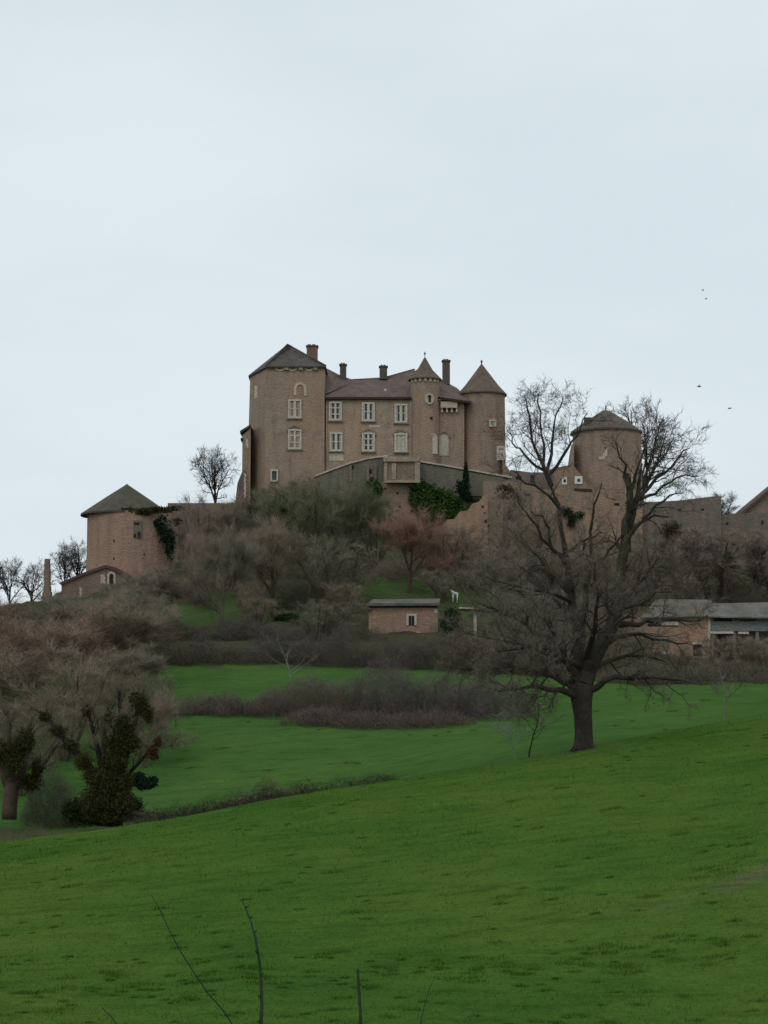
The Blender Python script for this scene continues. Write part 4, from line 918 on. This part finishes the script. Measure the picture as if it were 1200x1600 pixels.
# ditch bank brush along the ridge at the left
ridgeY = lambda p: float(col_interp(RY[None, :], np.array([float(p)]))[0][0])
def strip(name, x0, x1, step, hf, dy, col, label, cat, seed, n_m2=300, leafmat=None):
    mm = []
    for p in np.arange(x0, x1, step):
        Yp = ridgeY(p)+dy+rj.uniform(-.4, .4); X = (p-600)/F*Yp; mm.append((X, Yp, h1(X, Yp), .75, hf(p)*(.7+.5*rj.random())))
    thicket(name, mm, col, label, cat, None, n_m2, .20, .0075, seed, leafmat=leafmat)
strip('brush', 212, 480, 11, lambda p: 1.15+.28*math.exp(-((p-420)/50)**2)+.1*math.exp(-((p-260)/40)**2), 3.0, (.17, .125, .09), 'strip of dead brown brush along the ditch right of the ivy clad tree', 'brush', 21)
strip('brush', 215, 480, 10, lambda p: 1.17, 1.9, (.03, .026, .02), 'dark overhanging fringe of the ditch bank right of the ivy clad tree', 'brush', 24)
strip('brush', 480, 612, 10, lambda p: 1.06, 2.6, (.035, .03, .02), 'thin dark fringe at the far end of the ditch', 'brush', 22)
strip('brush', -40, 120, 12, lambda p: 1.18, 3.0, (.14, .10, .075), 'dead brown brush along the ditch below the pollard tree', 'brush', 23)
# ------------------------------------------------------------------ evergreen and ivy
def leafblob(name, blobs, Y, mat, label, cat, n_m2=90, size=.16, seed=0, parent=None, sink=.5):
    """blobs: (px, v, rx px, rz px) ellipses of foliage at distance Y"""
    rs = np.random.RandomState(seed); C = []
    for px, v_, a_, b_ in blobs:
        c = P(px, v_, Y); s = 1/PXM(Y); rx, rz = a_*s, b_*s; ry_ = min(rx, rz)*sink; n = int(2.6*n_m2*math.pi*rx*rz)
        d = rs.normal(size=(n, 3)); d /= np.linalg.norm(d, axis=1, keepdims=True); q = d*(rs.rand(n)**.45)[:, None]*(1+.25*rs.normal(size=(n, 1)).clip(-1, 1))
        C.append(np.array(c)+q*np.array([rx, ry_, rz]))
    C = np.concatenate(C); V, Fc = leaves(C, size, rs, .3); o_ = base_of(V)
    if parent is None:
        o = obj_from(name, V, Fc, M[mat], o_); ORG[o.name] = o_; return tag(o, label, cat)
    return obj_from(name, V, Fc, M[mat], ORG[root_of(parent).name], parent)
leafblob('ivy', [(255, 820, 12, 14), (262, 838, 13, 16), (266, 855, 9, 16), (266, 870, 6, 8), (245, 818, 8, 6), (275, 815, 10, 6)], YL+1.2, 'box', 'dark ivy hanging down the right side of the squat tower', 'ivy', seed=3)
leafblob('ivy', [(200, 798, 16, 5), (225, 799, 22, 6), (250, 797, 20, 6), (275, 794, 14, 4)], YL+.2, 'mistle', 'mossy growth spilling along the eave of the squat tower', 'ivy', seed=4)
leafblob('ivy', [(655, 762, 16, 13), (672, 775, 20, 18), (695, 785, 22, 20), (712, 800, 16, 18), (690, 805, 18, 12), (665, 795, 16, 14), (650, 780, 12, 14)], YT-1.5, 'ivylight', 'bright green ivy bank below the garden wall right of the bastion', 'ivy', 110, .17, 5, sink=.35)
leafblob('ivy', [(790, 768, 16, 12), (805, 785, 10, 16), (798, 805, 8, 12)], YRm-.15, 'mistle', 'olive creeper on the tall brown rampart under the round tower', 'ivy', 60, .12, 31, sink=.2)
leafblob('ivy', [(885, 800, 12, 9), (893, 815, 8, 12), (905, 806, 9, 7)], YRm+.85, 'ivy', 'green creeper on the ochre rampart behind the oak', 'ivy', 60, .12, 32, sink=.2)
leafblob('ivy', [(1050, 830, 18, 16), (1075, 850, 14, 20), (1040, 856, 12, 14)], YRm+1.8, 'mistle', 'broad olive creeper on the long mauve curtain wall', 'ivy', 45, .12, 33, sink=.15)
leafblob('ivy', [(1140, 880, 10, 22), (1150, 900, 12, 16)], YRm+2.3, 'ivy', 'dark creeper low on the mauve wall with square holes', 'ivy', 60, .12, 34, sink=.2)
leafblob('ivy', [(583, 765, 14, 15), (577, 785, 13, 18), (585, 803, 10, 12)], YT-1.2, 'ivylight', 'green ivy hanging left of the tan supporting wall', 'ivy', 90, .17, 6)
leafblob('evergreen_bush', [(722, 762, 12, 12), (728, 775, 9, 10)], YT-1.0, 'box', 'dark glossy bush on the right of the ivy bank', 'bush', seed=7)
cy = root('cypress', P(728, 757, YT-.6), 'tiny dark conical cypress in front of the round tower base', 'tree')
MB().tube([P(728, 760, YT-.6), P(728, 740, YT-.6)], [.08, .04], 6).make('trunk', M['bark'], cy).color = (*DARK, 1)
leafblob('crown', [(728, 750, 5.5, 9), (728, 740, 5, 9), (728, 731, 3.2, 8), (728, 725, 1.8, 5)], YT-.6, 'box', None, None, 240, .10, 8, cy, .8)
for i, (bl, lb_, mt) in enumerate((
    ([(545, 868, 22, 18), (560, 878, 16, 12)], 'dark evergreen bush low in the olive trees', 'box'),
    ([(400, 800, 30, 12), (430, 795, 26, 10), (375, 795, 14, 12)], 'dark ivy bank at the left foot of the keep', 'ivy'),
    ([(480, 790, 34, 16), (520, 795, 30, 16), (450, 785, 24, 12)], 'green ivy bank below the left end of the terrace wall', 'ivy'))):
    leafblob('evergreen_bush' if mt == 'box' else 'ivy', bl, 238.5 if i == 1 else 240 if i else 234, mt, lb_, 'bush' if mt == 'box' else 'ivy', 80, .17, 20+i, sink=.4)
leafblob('evergreen_bush', [(705, 962, 15, 13), (710, 980, 17, 14), (698, 975, 12, 12), (715, 990, 14, 9)], 185.5, 'box', 'dark green bush between the hut and the timber shelter', 'bush', 130, .12, 12)
leafblob('evergreen_bush', [(435, 964, 16, 7), (455, 965, 14, 7)], grd(445, 972, 176)[1], 'box', 'low clipped dark bush on the grass below the brown tree', 'bush', 130, .12, 13)
T('multi', 1130, 815, 84, 60, (.09, .078, .068), 'low dark flat bare crown above the corner of the curtain wall', Y=252, var=1)
# ------------------------------------------------------------------ the big oak
YO = 95.0
ox, oz = XV(911, YO, 1165), 0; oz = h1(ox, YO)
oak = root('oak_tree', (ox, YO, oz), 'big gnarled bare oak with a thick trunk standing on the meadow ridge', 'tree')
rng = random.Random(77); rs = np.random.RandomState(77); tb = MB(); bb = MB(); outs_lo = []; outs_hi = []
def op(px, v_, dy=0): return Vector(P(px, v_, YO+dy))
for ra_ in (.3, 1.5, 2.7, 3.7, 4.5, 5.6):
    fx_, fy_ = math.cos(ra_), math.sin(ra_); c_ = op(912, 1150); tb.tube([c_+Vector((fx_*.25, fy_*.25, .25)), Vector((c_.x+fx_*.52, c_.y+fy_*.52, oz+.12)), Vector((c_.x+fx_*.78, c_.y+fy_*.78, oz-.12))], [.15, .10, .05], 7)
tb.tube([op(912, 1178), op(912, 1166), op(912, 1145), op(911, 1120), op(909, 1098), op(908, 1082), op(911, 1068)], [.62, .52, .48, .48, .55, .64, .50], 16)
limbs = [ # points (px, v, depth m), radius px start, end
 ([(905,1090,0),(885,1081,-.5),(860,1078,-1),(830,1072,-1.5),(800,1078,-2),(778,1080,-2.2)], 6, 1.3),
 ([(900,1080,0),(880,1066,1),(850,1052,2),(815,1042,2.5),(775,1045,3),(735,1046,3.5),(705,1044,3.5)], 6, 1.0),
 ([(905,1075,0),(893,1045,-.5),(880,1015,-1),(866,1000,-1.3),(862,985,-1.6),(840,960,-2)], 7, 1.2),
 ([(866,1000,-1.3),(835,990,-2),(800,965,-2.5),(770,950,-2.5),(735,940,-2.5)], 4, .8),
 ([(908,1070,0),(905,1035,.6),(907,1000,1),(898,965,1.2),(893,925,1.2),(886,880,1.2),(880,845,1.2),(874,805,1),(866,775,1),(858,745,1)], 9.5, 1.0),
 ([(886,885,1.2),(868,862,1),(846,842,.6),(838,820,.4),(822,800,.2),(810,785,0)], 3.4, .7),
 ([(888,882,1.2),(862,858,.6),(858,825,.4),(848,806,.2),(830,800,0)], 3.0, .9),
 ([(885,862,1.2),(905,848,1),(930,838,.8),(942,832,.6)], 2.4, .7),
 ([(893,930,1.2),(870,900,1.5),(848,880,2),(832,862,2.2),(820,850,2.4)], 3.4, .8),
 ([(905,985,.8),(915,940,.6),(920,900,.4),(925,870,.3),(922,830,.2),(928,790,0),(940,755,0)], 5.5, .8),
 ([(922,888,.3),(945,872,0),(962,850,-.2),(974,835,-.4)], 2.8, 1.2),
 ([(925,872,.3),(908,865,.6),(915,850,.6),(905,838,.6)], 2.2, .9),
 ([(913,1070,0),(924,1035,0),(940,1005,-.3),(956,980,-.4),(962,960,-.4),(967,920,-.4),(971,880,-.3),(976,840,-.2),(984,800,0),(984,765,0),(978,740,0)], 12.5, 3.6),
 ([(978,860,-.2),(983,820,0),(992,785,.2),(998,755,.2),(1003,725,.2)], 7.5, 1.2),
 ([(984,772,0),(975,745,0),(968,715,0),(962,690,0)], 3.4, .6), ([(984,770,0),(992,745,-.2),(1000,720,-.4),(1012,700,-.4)], 3.0, .6),
 ([(862,760,1),(852,738,1),(838,705,.8),(829,668,.6),(824,640,.5),(820,620,.5)], 3.6, .7, 2),
 ([(852,740,1),(850,710,1.2),(846,680,1.5),(845,645,1.6),(842,614,1.6)], 2.6, .6, 2),
 ([(853,740,1),(862,710,1.4),(864,680,1.6),(868,650,1.8),(880,622,2)], 2.8, .6, 2),
 ([(850,735,1),(830,722,.8),(812,700,.6),(800,692,.4),(792,672,.3)], 2.4, .6, 2),
 ([(858,742,1),(878,715,.6),(893,690,.2),(908,665,0),(918,645,0)], 2.6, .6, 2),
 ([(880,800,1),(858,775,.4),(835,758,0),(812,748,-.2),(798,735,-.3)], 2.6, .6, 2),
 ([(990,790,.2),(1014,762,0),(1040,738,-.2),(1062,712,-.4),(1078,700,-.5)], 3.4, .6, 2),
 ([(1000,780,.2),(1024,772,.5),(1050,752,.8),(1072,742,.9),(1092,744,1)], 2.8, .6, 2),
 ([(1003,812,-.4),(1024,790,-.8),(1046,774,-1.1),(1068,770,-1.3)], 2.4, .6, 2),
 ([(985,835,0),(1003,815,-.4),(1022,805,-.8),(1045,808,-1)], 3.4, .8),
 ([(960,970,-.4),(950,950,-.6),(935,925,-.8),(925,918,-.8)], 4.0, 1.4),
 ([(958,978,-.4),(985,975,0),(1010,970,.5),(1040,968,1),(1075,970,1.2),(1105,962,1.3)], 5.0, .9),
 ([(965,955,-.3),(990,945,-.8),(1010,938,-1.2),(1025,925,-1.5),(1050,925,-1.8)], 3.6, .8),
 ([(935,1015,0),(965,995,1),(1000,990,1.6),(1040,1000,2),(1075,1005,2)], 4.4, .8),
 ([(918,1080,0),(945,1064,-.8),(985,1060,-1.2),(1020,1058,-1.6),(1060,1062,-2),(1098,1070,-2.2)], 5.5, 1.0),
 ([(925,1050,0),(960,1030,1.5),(1000,1025,2.5),(1040,1035,3)], 4.4, .8),
 ([(905,1040,0),(880,1030,-2),(850,1020,-3.5),(800,1015,-4.5),(755,1022,-5)], 4.4, .8),
 ([(915,1030,0),(930,980,-2.5),(935,930,-4),(930,880,-4.6)], 5.0, .8),
 ([(905,1000,.5),(880,950,3),(850,915,4.5),(825,895,5)], 4.4, .8),
 ([(935,1000,0),(975,940,3),(1010,900,4.5),(1030,870,5)], 4.4, .8),
 ([(870,1010,-1),(830,1010,1),(780,1000,2),(730,990,3)], 3.2, .8),
 ([(893,940,1.2),(850,925,-.5),(805,915,-1),(765,905,-1.2)], 3.2, .7),
]
px_m = 1/PXM(YO)
for li, (pts, r0, r1, *sky_) in enumerate(limbs):
    raw = [op(*p) for p in pts]; fine_ = []
    for i in range(len(raw)-1):
        for u in (0, .5):
            p = raw[i].lerp(raw[i+1], u)
            if u: p += Vector((rng.gauss(0, .07), rng.gauss(0, .12), rng.gauss(0, .07)))
            fine_.append(p)
    fine_.append(raw[-1]); n = len(fine_)
    rad = [(r0+(r1-r0)*(j/(n-1))**.8)*px_m*1.15*(1+rng.uniform(-.08, .08)) for j in range(n)]
    bb.tube(fine_, rad, 8 if r0 > 4 else 6)
    Ltot = sum((fine_[i+1]-fine_[i]).length for i in range(n-1)); top = min(p[1] for p in pts) < 850
    outs = outs_hi if top else outs_lo; right_ = max(p[0] for p in pts) > 1030 and not sky_
    c1 = max(4, int(Ltot*(.8 if top else 2.1)))
    ramify(rng, bb, fine_, r0*px_m, r1*px_m, [(int(Ltot*1.9) if sky_ else int(c1*.5) if right_ else c1, 1.9 if sky_ else 2.5 if not top else 1.5, .6, .75, .42, 5, 6, .22, .02, .2), (5 if (sky_ or not top) else 3, 1.1 if sky_ else 1.3, .4, .75, .55, 4, 5, .24, .02, .15), (3 if sky_ else 4 if not top else 2, .62, .3, .7, .6, 3, 3, .22, .03, .2)], outs)
tb.make('trunk', M['bark'], oak, smooth=True).color = (.046, .037, .031, 1)
bb.make('limbs', M['bark'], oak).color = (.046, .038, .032, 1)
V, Fc = twigs_on(outs_lo, 8, .42, .0062, rs, .75, .05); V2, F2 = twigs_on(outs_hi, 4, .34, .0085, rs, .8, .1)
F2 = F2+len(V); V = np.concatenate([V, V2]); Fc = np.concatenate([Fc, F2])
o = obj_from('crown', V, Fc, M['twig'], ORG[oak.name], oak); o.color = (.185, .155, .120, 1)
# moss sleeve on the right leader
leafblob('ivy_sleeve', [(984, 790, 7, 22), (982, 825, 8, 24), (977, 855, 6, 18)], YO-.1, 'mistle', None, None, 260, .045, 15, oak, 1.0)
# ------------------------------------------------------------------ ivy covered trees on the left
def ivy_tree(name, Y, stems, ivyb, label, seed, per=4, twcol=(.165, .132, .092), Lt=1.0, barkc=(.03, .026, .022), leafn=900, crownn=(1.3, 2.2)):
    bx = XV(stems[0][0][0][0], Y, 1270); bz_ = h1(bx, Y); r = root(name, (bx, Y, bz_), label, 'tree')
    rng = random.Random(seed); rs = np.random.RandomState(seed); mb = MB(); tb_ = MB(); outs = []
    for j, (pts, r0, r1) in enumerate(stems):
        raw = [Vector(P(p[0], p[1], Y+p[2])) for p in pts]; n = len(raw); s = 1/PXM(Y)
        rad = [(r0+(r1-r0)*i/(n-1))*s for i in range(n)]; (tb_ if j == 0 else mb).tube(raw, rad, 9)
        Lt_ = sum((raw[i+1]-raw[i]).length for i in range(n-1))
        if j or len(stems) == 1: ramify(rng, mb, raw, r0*s, r1*s, [(max(4, int(Lt_*crownn[0])), crownn[1], .35, .6, .35, 4, 5, .14, .10, .3), (6, 1.0*Lt, .4, .7, .55, 3, 4, .22, .0, .1), (5, .5*Lt, .4, .8, .6, 0, 3, .25, .0, .1)], outs)
    tb_.make('trunk', M['bark'], r, smooth=True).color = (*barkc, 1)
    if mb.v: mb.make('limbs', M['bark'], r).color = (*barkc, 1)
    V, Fc = twigs_on(outs, per, .5, .0075, rs, .8, .06); o = obj_from('crown', V, Fc, M['twig'], ORG[r.name], r); o.color = (*twcol, 1)
    for i, (bl, mt, sz) in enumerate(ivyb): leafblob('ivy_clump', bl, Y-(1.3 if min(b_[1] for b_ in bl) < 1200 else .4), mt, None, None, leafn, sz, seed+i, r, .9)
    return r
ivy_tree('ivy_clad_tree', 97, [
 ([(170,1290,0),(172,1262,0),(178,1235,0)], 22, 14),
 ([(178,1250,0),(186,1215,-.3),(196,1180,-.6),(206,1140,-.6),(216,1110,-.6),(222,1085,-.6)], 8, 3),
 ([(172,1240,0),(176,1195,.6),(182,1150,1),(188,1110,1.2),(186,1080,1.2)], 8, 2),
 ([(165,1240,0),(140,1200,.3),(110,1165,.6),(85,1135,.8),(62,1112,1)], 8, 2.5),
 ([(165,1230,0),(155,1180,-1),(145,1140,-1.6),(135,1100,-2)], 6, 1.6),
 ([(180,1240,0),(205,1205,-.6),(228,1180,-1),(244,1160,-1)], 4, 1.2),
 ([(170,1230,0),(160,1180,2),(165,1130,3),(170,1100,3)], 6, 1.6)],
 [([(220,1098,14,12),(228,1112,12,11),(232,1122,7,8),(212,1088,9,7),(206,1092,6,6)], 'mistle', .052),
  ([(238,1172,9,9),(247,1160,7,9),(240,1182,9,6)], 'rust', .050),
  ([(225,1225,16,9),(238,1222,8,8),(216,1215,10,8)], 'box', .078),
  ([(192,1135,14,17),(186,1160,20,16),(178,1190,24,20),(170,1120,9,7),(136,1112,9,8),(208,1160,10,14)], 'mistle', .055),
  ([(168,1222,24,24),(150,1250,26,24),(190,1258,22,22),(165,1276,34,10),(195,1225,14,20),(180,1190,14,22)], 'mistle', .052),
  ([(118,1268,22,18),(140,1275,22,14),(176,1245,16,22),(205,1262,18,18)], 'ivy', .06),
  ([(110,1165,13,9),(90,1142,12,9),(130,1190,14,13),(70,1120,9,7),(145,1212,16,14)], 'mistle', .052)],
 'dark many stemmed tree wrapped in ivy and mistletoe by the ditch', 11, crownn=(1.7, 1.35))
ivy_tree('pollard_tree', 100, [
 ([(14,1280,0),(15,1262,0),(17,1240,0),(20,1222,0)], 11.5, 12),
 ([(12,1228,0),(0,1200,0),(-12,1170,.5),(-22,1135,.8)], 7, 2.5),
 ([(18,1225,0),(18,1190,-.4),(14,1150,-.8),(12,1110,-1)], 7, 2),
 ([(26,1225,0),(38,1195,.4),(42,1160,.8),(50,1120,1)], 7, 2),
 ([(30,1228,0),(55,1210,-.3),(75,1185,-.6),(92,1160,-.8)], 5, 1.5)],
 [([(20,1185,18,26),(38,1160,16,22),(0,1175,12,22)], 'mistle', .052), ([(48,1222,18,14),(58,1200,12,14)], 'mistle', .052)],
 'thick trunked pollard tree with mossy limbs at the left edge', 12, barkc=(.085, .058, .045), leafn=800, crownn=(1.7, 1.7))
thicket('shrub', [(80, 1290, 70, 110), (105, 1292, 60, 80), (60, 1284, 40, 60)], (.085, .078, .058), 'grey brown bare shrub between the pollard and the ivy clad tree', 'shrub', 98, 330, .4, .007, 51)
thicket('shrub', [(190, 1284, 60, 40), (140, 1290, 70, 42)], (.04, .034, .026), 'dark tangled shrub at the foot of the ivy clad tree', 'shrub', 95, 330, .35, .008, 52, leafmat='rust')
q = MB(); q.tube([P(205, 1270, 96), P(222, 1273, 96), P(238, 1268, 96.3), P(252, 1271, 96.5)], [.14, .12, .09, .05], 7)
q.tube([P(216, 1270, 96), P(226, 1258, 95.8), P(233, 1252, 95.8)], [.07, .05, .03], 6)
tag(q.make('fallen_branch', M['bark']), 'dark fallen branch lying in the ditch beside the ivy clad tree', 'branch').color = (*DARK, 1)
# ------------------------------------------------------------------ bramble shoots close to the camera
def shoot(pts, Y, r0, r1, label, seed):
    rg = random.Random(seed); raw = [Vector(P(p[0], p[1], Y+.06*i)) for i, p in enumerate(pts)]
    low = raw[0]-(raw[1]-raw[0]).normalized()*.0; g0 = Vector((raw[0].x+(raw[0].x-raw[1].x)*2, raw[0].y-.1, h1(raw[0].x, Y)-.05))
    k = Vector((raw[0].x*.5+g0.x*.5, raw[0].y-.03, raw[0].z*.5+g0.z*.5)); pp = [g0, k]+raw; n = len(pp)
    rt = root('bramble_shoot', tuple(g0), label, 'twig', 'bramble shoots in the foreground')
    q = MB(); q.tube(pp, [r0+(r1-r0)*(j/(n-1)) for j in range(n)], 8); q.make('stem', M['shoot'], rt, smooth=True)
    for i in range(2, n-1):
        for u in (.3,):
            p = pp[i].lerp(pp[i+1], u); s = rg.choice((-1, 1)); a = Vector((s*r0*1.7, -r0*.4, r0*1.3)); MB().tube([p, p+a*.5, p+a], [r0*.5, r0*.35, r0*.1], 5).make('bud', M['shoot'], rt)
M['shoot'] = plant('bramble_bark', (.013, .024, .011), (.026, .03, .018), scale=14)
shoot([(407, 1612), (409, 1570), (408, 1535), (405, 1500), (399, 1465), (392, 1440), (386, 1425), (378, 1405)], 3.2, .0042, .0012, 'thickest dark arching bramble shoot at the bottom left of centre', 1)
shoot([(366, 1606), (350, 1580), (325, 1552), (300, 1515), (280, 1483), (262, 1448), (248, 1418), (236, 1398)], 3.6, .0018, .0010, 'thin leaning bramble shoot left of the thick one', 2)
shoot([(564, 1612), (563, 1580), (561, 1550), (559, 1515)], 3.4, .0032, .0026, 'short upright cut shoot at the bottom centre', 3)
shoot([(655, 1610), (662, 1575), (670, 1548), (680, 1525)], 3.8, .0011, .0007, 'faint hair thin shoot right of the cut one', 4)
shoot([(186, 1606), (175, 1590), (160, 1575)], 3.5, .0016, .0010, 'tip of a thin shoot at the bottom left', 5)
# ------------------------------------------------------------------ birds
M['bird'] = plain('bird_grey', (.10, .10, .11))
def bird(px, v_, Y, s, tilt, label):
    c = P(px, v_, Y); r = root('bird', c, label, 'bird', 'birds in the sky right of the castle')
    q = MB(); q.tube([(c[0]-.22*s, c[1], c[2]-.02), (c[0]-.1*s, c[1], c[2]), (c[0]+.08*s, c[1], c[2]+.01), (c[0]+.2*s, c[1], c[2]+.03), (c[0]+.26*s, c[1], c[2]+.02)], [.02*s, .06*s, .075*s, .05*s, .012*s], 8)
    w = .5*s
    for sg in (-1, 1):
        z1 = .16*s*tilt; q.add([(c[0]-.07*s, c[1], c[2]+.03*s), (c[0]+.1*s, c[1], c[2]+.03*s), (c[0]+.05*s, c[1]+sg*w*.5, c[2]+z1+.05*s), (c[0]-.05*s, c[1]+sg*w, c[2]+z1*.6),
                                 (c[0]-.07*s, c[1], c[2]+.01*s), (c[0]+.1*s, c[1], c[2]+.01*s)], [(0,1,2,3), (4,3,2,5), (0,4,5,1), (0,3,4), (1,5,2)])
    q.make('body', M['bird'], r, smooth=True)
bird(1092, 604, 190, 1.0, 1, 'darkest bird low in the sky above the detached tower')
bird(1140, 638, 200, .95, -.6, 'grey bird right of and below the darkest one')
bird(1098, 453.5, 230, .8, 1, 'uppermost faint distant bird of the high pair')
bird(1103, 467, 230, .8, .4, 'lower faint distant bird of the high pair')
